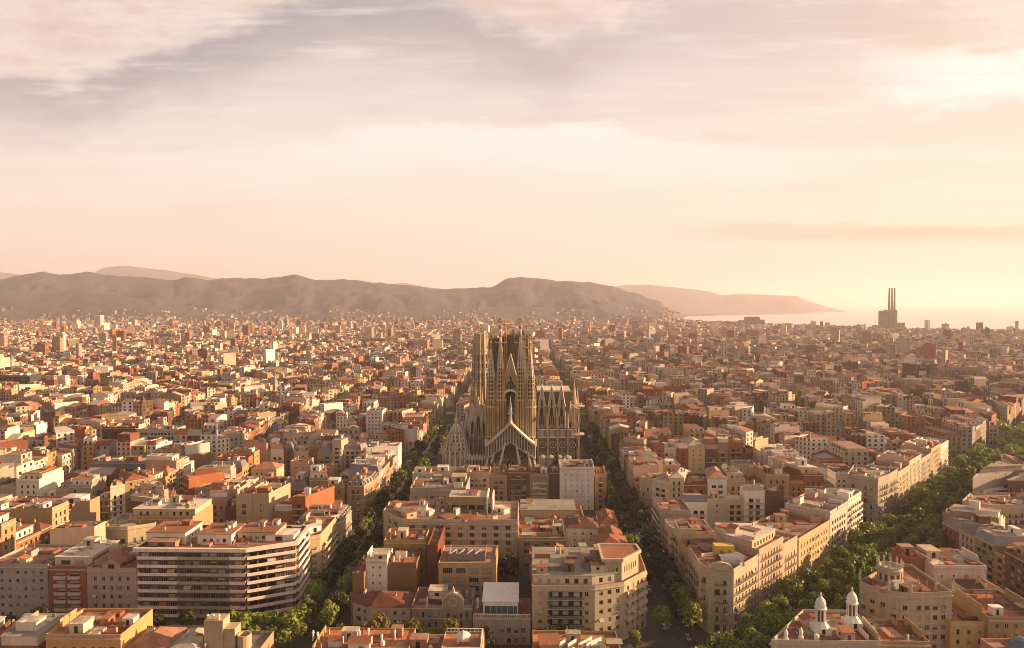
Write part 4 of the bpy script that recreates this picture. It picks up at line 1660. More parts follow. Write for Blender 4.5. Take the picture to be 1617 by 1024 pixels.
def pent(info, x0, x1, y0, y1, z0, z1, color, name='penthouse', roof='clay', style=None, over=.25, wins_=True):
    """a box on the roof with openings and its own small roof"""
    def fn(m_):
        st = dict(STYLES['plain'])
        st.update(gf=.2, fh=max(2.6, z1 - z0 - .6), bay=2.6, ww=1.3, wh=1.5, sill=.5, string=0)
        if style:
            st.update(style)
        pp = [(x0, y0), (x1, y0), (x1, y1), (x0, y1)]
        for i in range(4):
            facade(m_, pp[i], pp[(i + 1) % 4], z0 + .01, z1, st, [], (0, 0, 0), plain=not wins_ or not facing(pp[i], pp[(i + 1) % 4]), inmesh=True)
        big = inset(pp, -over)
        m_.prism(big, z1, z1 + .25, roof, bottom=True)
    o = extra(info, name, fn, 'root', color)
    rr_ = info['rnd']
    for k in range(5):
        put(small_mesh(rr_.choice(('chimney', 'air_unit', 'tank', 'antenna', 'stack', 'lean_to', 'stair_head'))), 'roof_fitting', o, (rr_.uniform(x0 + 2, x1 - 2) - info['off'][0], rr_.uniform(y0 + 2, y1 - 2) - info['off'][1], z1 + .25), rr_.choice((0, 1.57)), vary(PAINT[rr_.choice(('white', 'pale', 'rust'))], rr_), (.75, .75, .7))
    return o


def balustrade(m_, a, b_, z, hgt=1.0, step=.5, mat='white'):
    L = math.hypot(b_[0] - a[0], b_[1] - a[1])
    n = max(2, int(L / step))
    for k in range(n + 1):
        p = lerp2(a, b_, k / n)
        m_.box(p[0] - .1, p[0] + .1, p[1] - .1, p[1] + .1, z, z + hgt - .15, mat)
    m_.bar((a[0], a[1], z + hgt - .07), (b_[0], b_[1], z + hgt - .07), .12, mat)


# --- hill side of the near street: the striped block and its neighbours
P_ = [(xat(213, 258), 258), (xat(277, 258), 258), (xat(359, 258), 258), (xat(385, 258), 258.05), (xat(463, 266), 266), (xat(481, 284), 284), (xat(213, 258), 284)]
i = hero('long eight-storey block striped with pale pink balcony bands, white penthouses on its roof', P_, 27.4, 'the striped balcony block', wall='brown', roof='terracotta', style='modern',
         edges=(0, 1, 2, 3, 4), clutter=5, par=1.1, wcol=(.13, .085, .06), corn=False,
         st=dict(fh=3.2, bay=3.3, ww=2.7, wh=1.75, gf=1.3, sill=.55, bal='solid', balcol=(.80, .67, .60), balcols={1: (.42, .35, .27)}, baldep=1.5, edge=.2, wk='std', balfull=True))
extra(i, 'roof_band', lambda m_: cornice(m_, i['poly'], 26.9, 1.5, 1.35, 'plaster'), color=(.80, .67, .60))
pent(i, xat(230, 266), xat(292, 266), 264, 278, 27.4, 31.8, PAINT['white'])
pent(i, xat(311, 266), xat(365, 266), 264, 277, 27.4, 31.4, PAINT['white'])
pent(i, xat(372, 268), xat(432, 268), 268, 280, 27.4, 30.8, PAINT['pale'])
hero('stepped corner house with terracotta roof terrace and sunlit stacked balconies against the striped block', [(xat(481, 284.6), 284.6), (-88.2, 288), (-88.2, 312), (xat(470, 300), 312), (xat(462, 285), 284.8)], 22.5,
     'the terracotta terrace corner', wall='sand', roof='terracotta', style='modern', edges=(0, 1), clutter=4, st=dict(bal='solid', bay=3.0, baldep=1.3))
hero('plain grey plastered house at the photo edge beside the brown brick balcony house', rc(-30, 68, 257, 22), 20.6, 'the grey edge house', wall='grey', roof='rose clay', style='plain', edges=(0,), clutter=6)
hero('narrow brown brick house with white balconies between grey and pinkish houses', rc(69, 129, 256, 22), 20.2, 'the brick balcony house', wall='brick', roof='red brown', style='modern', edges=(0,), roofkind='attic', clutter=3,
     st=dict(bay=5.4, ww=3.6, wh=1.9, bal='each_solid', balcol=(.55, .48, .42), baldep=1.0))
i = hero('pinkish ornate house with a small pediment between the brick house and the striped block', rc(130, 208, 256, 23), 19.8, 'the pediment house', wall='pink', roof='terracotta', style='hood', edges=(0,), clutter=5, wcol=(.44, .33, .28))
xm_ = xat(169, 256)


def fn(m_):
    m_.poly([(xm_ - 3.4, 255.9, 19.9), (xm_ + 3.4, 255.9, 19.9), (xm_ + 3.4, 255.9, 22.6), (xm_, 255.9, 24.4), (xm_ - 3.4, 255.9, 22.6)], 'plaster')
    m_.poly([(xm_ - 3.7, 255.6, 22.5), (xm_, 255.6, 24.5), (xm_, 261, 24.5), (xm_ - 3.7, 261, 22.5)], 'clay')
    m_.poly([(xm_, 255.6, 24.5), (xm_ + 3.7, 255.6, 22.5), (xm_ + 3.7, 261, 22.5), (xm_, 261, 24.5)], 'clay')
    m_.box(xm_ - 1.2, xm_ + 1.2, 255.84, 255.89, 20.6, 22.2, 'glass_dark')


extra(i, 'pediment', fn, color=i['wc'])
hero('cream chamfered corner house with long balconies behind the pediment house', [(xat(150, 300), 303), (xat(160, 298), 298), (xat(196, 298), 298), (xat(240, 304), 304), (xat(240, 304), 318), (xat(150, 300), 318)], 21.8, 'the chamfered cream house',
     wall='cream', roof='grey gravel', style='french', edges=(0, 1, 2), clutter=5)
hero('tan house with terracotta roof and tall attic behind the striped block', rc(198, 300, 306, 20), 24.0, 'the tan attic house', wall='tan', roof='terracotta', roofkind='attic', style='plain', edges=(0,), clutter=5)
hero('grey house with zinc mansard and row of white dormers behind the terrace corner', [(xat(452, 306), 313), (xat(500, 308), 313), (-88.2, 322), (-88.2, 340), (xat(452, 306), 340)], 18.0, 'the dormer mansard',
     wall='grey', roofkind='mansard', roof='rose clay', style='french', edges=(0, 1, 2), clutter=5)
hero('long tan warehouse block with sunlit end wall near the photo edge', rc(-40, 100, 330, 26), 19.0, 'the tan warehouse', wall='tan', roof='rose clay', style='slit', edges=(), clutter=9)
hero('white prefab tower dotted with small square windows before the left street bend', rc(577, 603, 600, 16), 27.0, 'the white dotted tower', wall='white', roof='grey gravel', style='slit', tier=2, clutter=3, edges=(0,), st=dict(bay=3.0, ww=1.3, wh=1.4))
hero('dark brick slab with rows of pale windows beside a pale office slab', rc(158, 211, 520, 16), 26.0, 'the dark brick slab', wall='brick', roof='red brown', style='office', tier=2, clutter=3, edges=(0,), wcol=(.16, .06, .035))
hero('pale grey office slab with dark glazed middle beside the dark brick slab', rc(211.5, 274, 518, 16), 25.0, 'the pale office slab', wall='pale', roof='grey gravel', style='office', tier=2, clutter=3, edges=(0,))
hero('long low blue-grey clad slab with flat pale roof', rc(140, 275, 446, 16), 16.5, 'the blue-grey slab', wall='grey', roof='pale', style='office', tier=2, clutter=6, edges=(0,), wcol=(.17, .19, .21), st=dict(bay=1.9, ww=1.5, wh=1.2))
hero('black tinted office slab with white end wall at the photo edge', rc(-30, 45, 860, 22), 30.0, 'the black office slab', wall='brown', roof='pale', style='office', tier=2, clutter=5, edges=(0,), wcol=(.05, .05, .055))
hero('dark mansard corner house with dormers at the street crossing before the church', [(xat(546, 380), 380), (xat(573, 380), 380), (-88.2, 390), (-88.2, 404), (xat(546, 380), 404)], 19.5, 'the dark mansard corner', wall='tan', roofkind='mansard', roof='red brown', style='french',
     edges=(0, 1, 2), tier=1, clutter=4)

# --- between the two streets
i = hero('cream corner apartment house with rounded balconies and square tower at its corner', [(2.2, 241), (24.5, 241), (35.5, 245), (45.5, 256), (46, 273), (2.2, 273)], 20.5, 'the cream balcony corner', wall='cream', roof='terracotta', roofkind='attic', style='plain',
         edges=(0, 1, 2, 3), clutter=6, wcol=(.47, .39, .27), attic=3.4, st=dict(bay=3.3, ww=1.5, wh=1.6, fh=3.3, gf=3.6), par=1.1)
for k, z in enumerate((6.9, 10.2, 13.5, 16.8)):
    extra(i, 'gallery', lambda m_, z=z: (m_.box(7.6, 20.6, 239.6, 240.98, z, z + .22, 'trim', bottom=True), m_.box(7.6, 20.6, 239.6, 239.72, z + .23, z + 1.1, 'zinc'),
                                          m_.box(8.4, 20.0, 240.90, 240.975, z + .3, z + 2.7, 'glass_dark'), [m_.box(x, x + 2.1, 240.80, 240.89, z + 1.0, z + 2.5, 'blind') for x in (9.4, 13.0, 17.0)]))
    extra(i, 'balcony', lambda m_, z=z: [m_.prism([(35.5 + 10 * t0 + .9, 245 + 11 * t0 - .9), (35.5 + 10 * t1 + .9, 245 + 11 * t1 - .9), (35.5 + 10 * t1, 245 + 11 * t1), (35.5 + 10 * t0, 245 + 11 * t0)], z - .1, z + .95, 'trim', bottom=True) for t0, t1 in ((.06, .46), (.54, .94))])
tw = [(28.5, 247.5), (35, 247.8), (42.5, 256.5), (42.0, 262), (28.5, 262)]


def fn(m_):
    st = dict(STYLES['plain'])
    st.update(gf=.2, fh=4.6, bay=1.5, ww=.6, wh=2.4, sill=2.6, string=0)
    for q in range(5):
        facade(m_, tw[q], tw[(q + 1) % 5], 20.52, 28.2, st, [], (0, 0, 0), plain=not facing(tw[q], tw[(q + 1) % 5]), inmesh=True)
    b_ = inset(tw, -1.0)
    m_.prism(b_, 28.2, 28.9, 'trim', bottom=True, cap=False)
    parapet(m_, b_, 28.9, .35, .9, 'trim', 'clay', 'trim')


extra(i, 'corner_tower', fn, color=i['wc'])
# glass fronted villa
i = hero('low house with teal glass front, balustrade and white sloping roof beside the ornate house', rc(746, 838, 241, 16), 9.6, 'the teal glass house', wall='pale', roof='terracotta', style='plain', edges=(0,), clutter=0, par=.3, wcol=(.40, .36, .31),
         st=dict(bay=2.6, ww=1.7, wh=2.0, sill=.4))
x0, x1 = xat(762, 243), xat(818, 243)
extra(i, 'penthouse', lambda m_: (m_.box(x0, x1, 243.5, 252, 9.62, 14.6, 'white'), m_.box(x0 + .5, x1 - .3, 243.38, 243.48, 10.2, 13.0, 'teal_glass'),
                                  [m_.box(x, x + .1, 243.28, 243.37, 10.2, 13.0, 'white') for x in [x0 + .5 + 2.1 * k for k in range(6)]]), color=PAINT['white'])
extra(i, 'sloping_roof', lambda m_: (m_.poly([(x0 - .3, 243.0, 14.7), (x1 + .3, 243.0, 14.7), (x1 + .3, 252.3, 17.9), (x0 - .3, 252.3, 17.9)], 'white'), m_.poly([(x0 - .3, 243.0, 14.65), (x0 - .3, 252.3, 17.85), (x1 + .3, 252.3, 17.85), (x1 + .3, 243.0, 14.65)], 'white'),
                                     m_.box(x0 - .3, x1 + .3, 252.31, 252.6, 9.7, 17.9, 'white')))
extra(i, 'balustrade', lambda m_: (balustrade(m_, (xat(747, 241), 241.3), (xat(837, 241), 241.3), 9.9, 1.1, .8)))
# ornate stone front with rose gable
i = hero('ornate stone house with arched windows and round-topped centre gable facing the trees', rc(648, 745, 244, 16), 11.8, 'the rose gable house', wall='tan', roof='red brown', style='french', edges=(0,), clutter=6, wcol=(.30, .24, .17), st=dict(bay=2.3, ww=1.1, bal=None))
xg = xat(714, 244)


def fn(m_):
    pts = [(xg - 3.6, 10), (xg + 3.6, 10), (xg + 3.6, 14.2)] + [(xg + 3.6 * math.cos(math.pi * k / 10), 14.2 + 2.9 * math.sin(math.pi * k / 10)) for k in range(1, 10)] + [(xg - 3.6, 14.2)]
    m_.poly([(x, 243.6, z) for x, z in pts], 'plaster')
    for (ax_, az_), (bx_, bz_) in zip(pts, pts[1:] + pts[:1]):
        m_.poly([(bx_, 243.6, bz_), (ax_, 243.6, az_), (ax_, 246, az_), (bx_, 246, bz_)], 'trim')
    for k in range(16):
        t0 = 2 * math.pi * k / 16
        t1 = 2 * math.pi * (k + 1) / 16
        m_.bar((xg + 1.5 * math.cos(t0), 243.5, 14.2 + 1.5 * math.sin(t0)), (xg + 1.5 * math.cos(t1), 243.5, 14.2 + 1.5 * math.sin(t1)), .16, 'trim')
    m_.lathe(xg, 245, [(17.0, .5), (18.2, .6), (19.4, .05)], 8, 'trim')
    for sx in (-3.6, 3.6, -9.5, 9):
        m_.lathe(xg + sx, 244.3, [(11.8, .45), (14.2, .35), (14.4, .55), (16, .05)], 6, 'trim')


extra(i, 'gable', fn, color=i['wc'])
hero('low corner house with dark red roof curving around the shaded street mouth', [(-67.5, 258), (-64.5, 250), (-57, 246), (xat(647, 246), 246), (xat(647, 246), 259)], 11.0, 'the low red corner', wall='cream', roof='red brown', roofkind='pitched', style='plain', edges=(0, 1, 2, 3))
hero('white tall box house on the roofs behind the low red corner', rc(575, 609, 266, 12), 20.3, 'the white box house', wall='white', roof='pale', style='slit', edges=(0,), clutter=3, st=dict(bay=2.8, ww=.7))
hero('brown blank-walled house beside the white box house', rc(610, 656, 267, 14), 18.6, 'the blank brown wall', wall='brown', roof='terracotta', style='slit', edges=(), clutter=5, wcol=(.22, .13, .06))
hero('low brown house with tiled terrace at the street side of the white box house', [(-67.8, 262), (xat(574, 264), 262), (xat(574, 264), 281), (-67.8, 281)], 16.2, 'the tiled terrace house', wall='brown', roof='terracotta', style='slit', edges=(), clutter=4, wcol=(.24, .14, .07))
hero('ochre house crowded with roof boxes beside a tall red wall', rc(604, 672, 284, 15), 21.6, 'the ochre box-roof house', wall='ochre', roof='terracotta', style='plain', edges=(0,), clutter=9)
hero('narrow house with bare dark red end wall beside the orange framed block', rc(673, 690, 276, 24), 22.6, 'the dark red end wall', wall='rust', roof='red brown', style='slit', edges=(), clutter=2, wcol=(.17, .045, .02))
i = hero('square block with orange grid front and zinc roof box full of machinery', rc(691, 783, 268, 20), 18.6, 'the orange framed block', wall='ochre', roof='rose clay', style='office', edges=(0,), clutter=0, par=.6, wcol=(.50, .33, .16),
         st=dict(bay=5.2, ww=3.9, wh=2.5, fh=3.6, gf=3.4, sill=.5, wk='std', edge=.3, dep=.5), corn=False)
xa_, xb_ = xat(706, 272), xat(766, 272)
extra(i, 'machine_box', lambda m_: (m_.box(xa_, xb_, 272, 272.3, 18.62, 21.3, 'zinc'), m_.box(xa_, xa_ + .3, 272.31, 283, 18.62, 21.3, 'zinc'), m_.box(xb_ - .3, xb_, 272.31, 283, 18.62, 21.3, 'zinc'),
                                    [m_.box(xa_ + 1.2 + 2.6 * k, xa_ + 3.0 + 2.6 * k, 274, 276, 18.63, 21.9 + .5 * (k % 3), 'metal_grey') for k in range(5)],
                                    [m_.bar((xa_ + 1 + 3.3 * k, 273, 21), (xa_ + 3.4 + 3.3 * k, 274, 22.6), .25, 'white') for k in range(4)]))
i = hero('long pale building with two bright upper bands and rows of tall windows, penthouse behind', [(xat(603, 316), 317), (xat(634, 304), 304), (xat(818, 304), 304), (xat(818, 304), 332), (xat(603, 316), 332)], 24.4, 'the long pale building',
         wall='cream', roof='rose clay', style='plain', edges=(0, 1), clutter=7, wcol=(.46, .37, .27), st=dict(bay=5.4, ww=2.3, wh=2.0, fh=3.4, gf=6.0, sill=.8, wk='std'), par=.9)
for z in (16.0, 19.4, 23.0):
    extra(i, 'ledge', lambda m_, z=z: m_.box(xat(634, 304), xat(818, 304), 303.5, 303.98, z, z + .7, 'trim', bottom=True))
pent(i, xat(633, 312), xat(672, 312), 311, 318, 24.4, 29.0, PAINT['white'])
pent(i, xat(710, 322), xat(768, 322), 319, 330, 24.4, 31.0, PAINT['olive'], style=dict(bay=4.0, ww=3.2, wh=2.2), roof='trim')
extra(i, 'fin_wall', lambda m_: (m_.box(xat(769, 322), xat(769, 322) + .6, 316, 331, 24.42, 32.2, 'white'), m_.box(xat(777, 322), xat(777, 322) + .6, 316, 331, 24.42, 31.4, 'white')))
hero('olive brown house with red terrace and white roof boxes beside the long pale building', rc(819, 894, 301, 22), 17.2, 'the olive terrace house', wall='olive', roof='terracotta', style='plain', edges=(0,), clutter=6, st=dict(bay=4.6, ww=2.4))
hero('red brick balcony house behind the cream corner', rc(836, 862, 276, 16), 15.6, 'the red balcony house', wall='brick', roof='rust', style='modern', edges=(0,), clutter=3)
hero('small rust house with roof terraces and white sheds behind the cream corner', rc(863, 905, 279, 18), 15.0, 'the rust shed house', wall='rust', roof='terracotta', style='slit', edges=(0,), clutter=6)
hero('ochre gabled house with bare walls above the shaded street', [(xat(940, 288), 288), (44, 288), (44, 304), (xat(940, 288), 304)], 18.0, 'the ochre gabled house', wall='ochre', roof='rust', roofkind='pitched', style='slit', edges=())
i = hero('tan house with crenellated parapet on the street side of the ochre gable', [(xat(952, 276), 276), (45.2, 276), (45.2, 286), (xat(952, 276), 286)], 17.4, 'the crenellated tan house', wall='tan', roof='rose clay', style='plain', edges=(0, 1), clutter=3)
extra(i, 'battlement', lambda m_: [m_.box(x, x + .8, 276.0, 276.3, 18.42, 19.3, 'trim') for x in [xat(952, 276) + .2 + 1.5 * k for k in range(9)]])
hero('white two-window house with dark hipped roof below the flat hall', rc(896, 947, 326, 14), 14.4, 'the white hipped house', wall='white', roof='red brown', roofkind='pitched', style='slit', edges=(0,), st=dict(bay=4.0, ww=1.1, wh=1.3))
hero('white house with broad rust hipped roof along the shaded street', [(xat(949, 332), 332), (45, 332), (45, 352), (xat(949, 332), 352)], 14.6, 'the rust hipped house', wall='white', roof='rust', roofkind='pitched', style='slit', edges=(1,))
hero('low white house with small rust hipped roof along the shaded street', [(xat(953, 310), 310), (45.2, 310), (45.2, 329), (xat(953, 310), 329)], 13.4, 'the small rust roof', wall='white', roof='rust', roofkind='pitched', style='slit', edges=(0,))
i = hero('low cream hall with long pale grey flat roof box in the courtyard', rc(788, 926, 338, 36), 11.0, 'the flat hall', wall='cream', roof='rose clay', style='plain', edges=(0,), clutter=2, st=dict(bay=9, ww=.6, wh=.6), wcol=(.48, .36, .22))
pent(i, xat(822, 352), xat(910, 352), 352, 371, 11.0, 15.0, PAINT['cream'], roof='gravel', wins_=False)
hero('courtyard house crowded with grey metal roof units before the church square', rc(646, 735, 374, 26), 19.4, 'the metal unit roof', wall='grey', roof='grey gravel', style='plain', edges=(0,), clutter=14)
for (a, b_, hh, wl, rf, sty, lab, sh, kw) in (
    (650, 735, 18.8, 'pale', 'terracotta', 'plain', 'pale house with white parapets, first of the row before the church square', 'the white parapet row house', {}),
    (736, 773, 19.4, 'cream', 'terracotta', 'office', 'cream house with wide windows in the row before the church porch', 'the wide window row house', {}),
    (774, 801, 18.0, 'tan', 'rust', 'rear', 'tan house with brick roof shed in the row before the church porch', 'the brick shed row house', {}),
    (802, 836, 20.4, 'brown', 'terracotta', 'rear', 'brown house with dark glazed galleries in the row before the church porch', 'the dark gallery row house', {}),
    (837, 867, 19.0, 'olive', 'rust', 'modern', 'house with white balcony fronts beside the dark galleries, before the nave', 'the white balcony row house', {'st': dict(balcol=(.6, .54, .46), bay=4.4, ww=3.0)}),
    (868, 884, 20.2, 'brown', 'rust', 'slit', 'narrow dark house wedged beside the tall white house', 'the narrow dark row house', {}),
):
    hero(lab, rc(a, b_, 410, 16), hh, sh, wall=wl, roof=rf, style=sty, edges=(0,), clutter=6, **kw)
i = hero('tall white rendered house with few tiny windows standing before the nave', rc(885, 939, 402, 20), 24.6, 'the tall white house', wall='white', roof='pale', style='slit', edges=(0,), clutter=4, par=1.2, wcol=(.72, .66, .62), st=dict(bay=3.4, ww=.55, wh=.9))
hero('ochre house with plain side wall on the street side of the tall white house', rc(940, 959, 404, 19), 20.0, 'the ochre side house', wall='ochre', roof='terracotta', style='rear', edges=(0,), clutter=3)

# --- wedge between the shaded street and the tree-lined avenue
AV = lambda y: 100.0 + .93 * (y - 274.0)        # house front on the hill side of the avenue
AVR = lambda y: 126.0 + .92 * (y - 248.0)       # house front on its sea side
hero('tan house with roof sheds between the wedge corner and the shaded street', [(65.6, 275.4), (79.8, 275.4), (79.8, 290), (65.6, 290)], 21.4, 'the wedge street house', wall='tan', roof='red brown', style='french', edges=(3,), clutter=6)
hero('taller pinkish avenue house with lit balcony rows adjoining the wedge corner', [(80.2, 275.4), (90.8, 265.4), (106, 281), (94, 290), (80.2, 290)], 25.4, 'the wedge avenue house', wall='pink', roof='rose clay', roofkind='attic', style='french_band', edges=(1,), clutter=6, wcol=(.47, .34, .25), st=dict(bay=2.6))
i = hero('pale wedge-shaped house with carved round-topped corner and yellow shed on its roof', [(65.6, 256), (67.5, 251), (76.5, 250.2), (90.4, 265), (80, 275), (65.6, 275)], 23.6, 'the wedge corner house', wall='pale', roof='rust', style='french', edges=(0, 1, 2, 5), clutter=5, wcol=(.47, .38, .27),
         st=dict(bay=2.7, wh=2.1, fh=3.35))


def fn(m_):
    pts = [(67.6, 23.7), (76.3, 23.7)] + [(72 + 4.35 * math.cos(math.pi * k / 10), 24.0 + 2.9 * math.sin(math.pi * k / 10)) for k in range(11)]
    for dy_, rev in ((0, False), (1.2, True)):
        q = [(x, 250.9 - (x - 67.5) * .089 - .25 + dy_, z) for x, z in pts]
        m_.poly(list(reversed(q)) if rev else q, 'plaster')
    for (ax_, az_), (bx_, bz_) in zip(pts, pts[1:] + pts[:1]):
        ya, yb = 250.65 - (ax_ - 67.5) * .089, 250.65 - (bx_ - 67.5) * .089
        m_.poly([(bx_, yb, bz_), (ax_, ya, az_), (ax_, ya + 1.2, az_), (bx_, yb + 1.2, bz_)], 'trim')
    m_.bar((69.5, 250.3, 24.8), (74.5, 249.9, 24.8), .35, 'trim')


extra(i, 'crest', fn, color=(.47, .38, .27))
MATY = solid('paint_yellow', (.62, .42, .05), .8, .3)
extra(i, 'stair_head', lambda m_: (m_.box(74, 81.5, 266, 270, 23.62, 27.4, 'paint_yellow'), m_.box(76, 77, 265.93, 265.99, 24.8, 25.8, 'rust'), m_.box(79, 80, 265.93, 265.99, 24.8, 25.8, 'rust')))
extra(i, 'vault_roof', lambda m_: [m_.poly([(73.5, 259 + 4 * math.cos(math.pi * k / 8), 23.7 + 2.8 * math.sin(math.pi * k / 8)), (73.5, 259 + 4 * math.cos(math.pi * (k + 1) / 8), 23.7 + 2.8 * math.sin(math.pi * (k + 1) / 8)),
                                           (82, 259 + 4 * math.cos(math.pi * (k + 1) / 8), 23.7 + 2.8 * math.sin(math.pi * (k + 1) / 8)), (82, 259 + 4 * math.cos(math.pi * k / 8), 23.7 + 2.8 * math.sin(math.pi * k / 8))], 'metal_grey') for k in range(8)])
hero('lower house with narrow lit front between wedge corner and cream avenue house', [(92.4, 290), (AV(281.4) - .6, 281.6), (AV(292) - .6, 292), (AV(292) - 12, 303)], 22.0, 'the narrow avenue house', wall='cream', roof='rose clay', style='french', edges=(0, 1), clutter=3)
hero('cream avenue house with dark balcony doors on its shaded end wall', [(AV(294) - 20, 296), (AV(294) - .8, 294.4), (AV(320) - .6, 320), (AV(320) - 17, 334), (AV(294) - 20, 310)], 20.0, 'the cream avenue house', wall='cream', roof='rust', style='hood', edges=(0, 1), clutter=6, wcol=(.50, .36, .19))
hero('pale avenue house with rows of tall lit windows next to the cream avenue house', [(AV(320.4) - .6, 320.4), (AV(338) - .6, 338), (AV(338) - 16, 352), (AV(320.4) - 16.4, 334)], 23.8, 'the pale avenue house', wall='pale', roof='rose clay', style='shutter', edges=(0,), clutter=6, wcol=(.55, .47, .41))
hero('modern corner block with sunlit white balcony bands above the avenue trees', [(AV(338.4) - .6, 338.4), (AV(353) - .6, 353), (AV(358) - 6, 358), (AV(338.4) - 14, 358)], 24.6, 'the white balcony corner', wall='white', roof='grey gravel', style='modern', edges=(0, 1), clutter=5,
     st=dict(bay=3.0, ww=2.3, bal='solid', balcol=(.62, .56, .48), baldep=1.4))
hero('cream house with grey crown parapet across the lane from the wedge corner', [(65.6, 312), (68, 306), (84, 304), (84, 322), (65.6, 322)], 19.4, 'the crown parapet house', wall='cream', roof='pale', style='french', edges=(0, 1, 4), clutter=6)
hero('street corner block with white sawtooth balconies above the shaded street', [(65.6, 330), (80, 330), (80, 352), (65.6, 352)], 21.0, 'the sawtooth balcony block', wall='grey', roof='rose clay', style='modern', edges=(0, 3), clutter=5, st=dict(balcol=(.6, .54, .46)))
hero('grey chamfered corner house with ornate attic where the avenue meets a cross street', [(AV(388) - 24, 388), (AV(384) - 16, 383), (AV(378) - 2, 379), (AV(388) - .6, 388), (AV(400) - .6, 400), (AV(400) - 20, 412)], 25.0, 'the ornate avenue corner', wall='grey', roof='grey gravel', style='french',
     edges=(0, 1, 2, 3), clutter=6, wcol=(.40, .34, .27))
for k, (ya, yb, hh, wl, lab) in enumerate(((400.5, 418, 23.0, 'cream', 'cream house with lit bay windows second from the ornate avenue corner'), (418.5, 438, 25.5, 'pale', 'pale taller house with lit balconies third from the ornate avenue corner'),
                                           (438.5, 456, 22.5, 'grey', 'grey house with slim lit front fourth from the ornate avenue corner'), (456.5, 476, 25.0, 'sand', 'sandy house with tall lit front fifth from the ornate avenue corner'),
                                           (476.5, 492, 24.0, 'white', 'whitish end house of the avenue row beyond the ornate corner'))):
    hero(lab, [(AV(ya) - .6, ya), (AV(yb) - .6, yb), (AV(yb) - 14, yb + 13), (AV(ya) - 14, ya + 13)], hh, 'the ' + ('second', 'third', 'fourth', 'fifth', 'end')[k] + ' avenue row house', wall=wl, roof='terracotta', style='french_band', edges=(0,), clutter=5, tier=2)

# --- sea side of the avenue
cr = []
cxr, cyr, rr_ = 130.0, 243.0, 12.5
for k in range(6):
    a = math.pi * (1.06 + .44 * k / 5)
    cr.append((cxr + rr_ * math.cos(a), cyr + rr_ * math.sin(a)))
P_ = cr + [(xat(1508, 233), 231.6), (xat(1508, 233), 256), (xat(1400, 258) + 4, 258)]
i = hero('large grey-beige house with rounded corner, string courses and crowned round turret', P_, 23.4, 'the round turret house', wall='grey', roof='rust', style='plain', edges=tuple(range(7)), clutter=8, wcol=(.43, .35, .28), st=dict(bay=2.9, ww=1.6, wh=1.7, fh=3.4, string=1, bal=None, edge=.2), par=1.2)


def fn(m_):
    tx_, ty_ = 128.6, 241.5
    m_.lathe(tx_, ty_, [(23.41, 4.4), (25.0, 4.4), (25.01, 3.7), (28.20, 3.6), (28.30, 4.2), (29.00, 4.3), (29.10, 3.9), (29.90, 3.9), (29.95, 3.2), (29.20, 3.0)], 20, 'plaster')
    for k in range(12):
        a = 2 * math.pi * k / 12
        m_.lathe(tx_ + 4.0 * math.cos(a), ty_ + 4.0 * math.sin(a), [(29.90, .4), (31.00, .28), (31.10, .42), (32.30, .04)], 6, 'trim')
        m_.bar((tx_ + 3.75 * math.cos(a), ty_ + 3.75 * math.sin(a), 23.10), (tx_ + 3.7 * math.cos(a), ty_ + 3.7 * math.sin(a), 28.10), .22, 'trim')
    for k in range(12):
        a = 2 * math.pi * (k + .5) / 12
        ux, uy = math.cos(a), math.sin(a)
        m_.poly([(tx_ + 3.72 * ux + .45 * uy, ty_ + 3.72 * uy - .45 * ux, 24.00), (tx_ + 3.72 * ux - .45 * uy, ty_ + 3.72 * uy + .45 * ux, 24.00), (tx_ + 3.69 * ux - .45 * uy, ty_ + 3.69 * uy + .45 * ux, 27.40), (tx_ + 3.69 * ux + .45 * uy, ty_ + 3.69 * uy - .45 * ux, 27.40)], 'glass_warm')


extra(i, 'turret', fn, color=(.45, .37, .29))
for q in (0, 3, 5):
    extra(i, 'pinnacle', lambda m_: pinnacle(m_, P_[q][0] + .4, P_[q][1] + .6, 24.6, 4.2, .5, 'trim'))
for k in range(3):
    extra(i, 'pinnacle', lambda m_: pinnacle(m_, P_[5][0] + 5 + 6 * k, 235, 23.5, 5.0, .55, 'trim'))
i = hero('cream church-like house with twin domed belvederes and statues along its avenue parapet', [(74, 205), (AVR(210) + 16, 205), (AVR(210) + 18, 226), (92, 226)], 19.6, 'the twin cupola house', wall='pale', roof='rust', style='french', edges=(0, 3), clutter=5, wcol=(.52, .44, .35))
for k, (px, d, zz) in enumerate(((1302, 212, 30.6), (1352, 216, 30.6))):
    def fn(m_, px=px, d=d):
        x = xat(px, d)
        m_.box(x - 2.4, x + 2.4, d - 2.4, d + 2.4, 19.62, 21.8, 'white')
        m_.lathe(x, d, [(21.81, 2.8), (22.8, 2.0), (23.4, 1.6)], 8, 'white', rot=.39)
        m_.lathe(x, d, [(23.4, 1.05), (27.2, 1.0)], 8, 'glass_warm', rot=.39)
        for q in range(8):
            a = .39 + 2 * math.pi * q / 8
            m_.bar((x + 1.38 * math.cos(a), d + 1.38 * math.sin(a), 23.4), (x + 1.38 * math.cos(a), d + 1.38 * math.sin(a), 27.2), .2, 'white', 6)
        m_.lathe(x, d, [(27.2, 1.8), (27.6, 1.9), (27.7, 1.55), (28.8, 1.6), (29.9, 1.25), (30.8, .55), (31.1, .24), (31.8, .28), (32.5, .04)], 12, 'white', rot=.39)
        m_.box(x - .5, x + .5, d - 2.46, d - 2.405, 20.2, 21.9, 'glass_dark')
    extra(i, 'belvedere', fn)
for k, (px, d) in enumerate(((1247, 206.5), (1271, 207.5))):
    x = xat(px, d)
    extra(i, 'statue', lambda m_: m_.lathe(x, d, [(18.0, .9), (20.6, .8), (20.7, .55), (22.0, .7), (22.7, .35), (22.8, .42), (23.4, .05)], 8, 'white'))
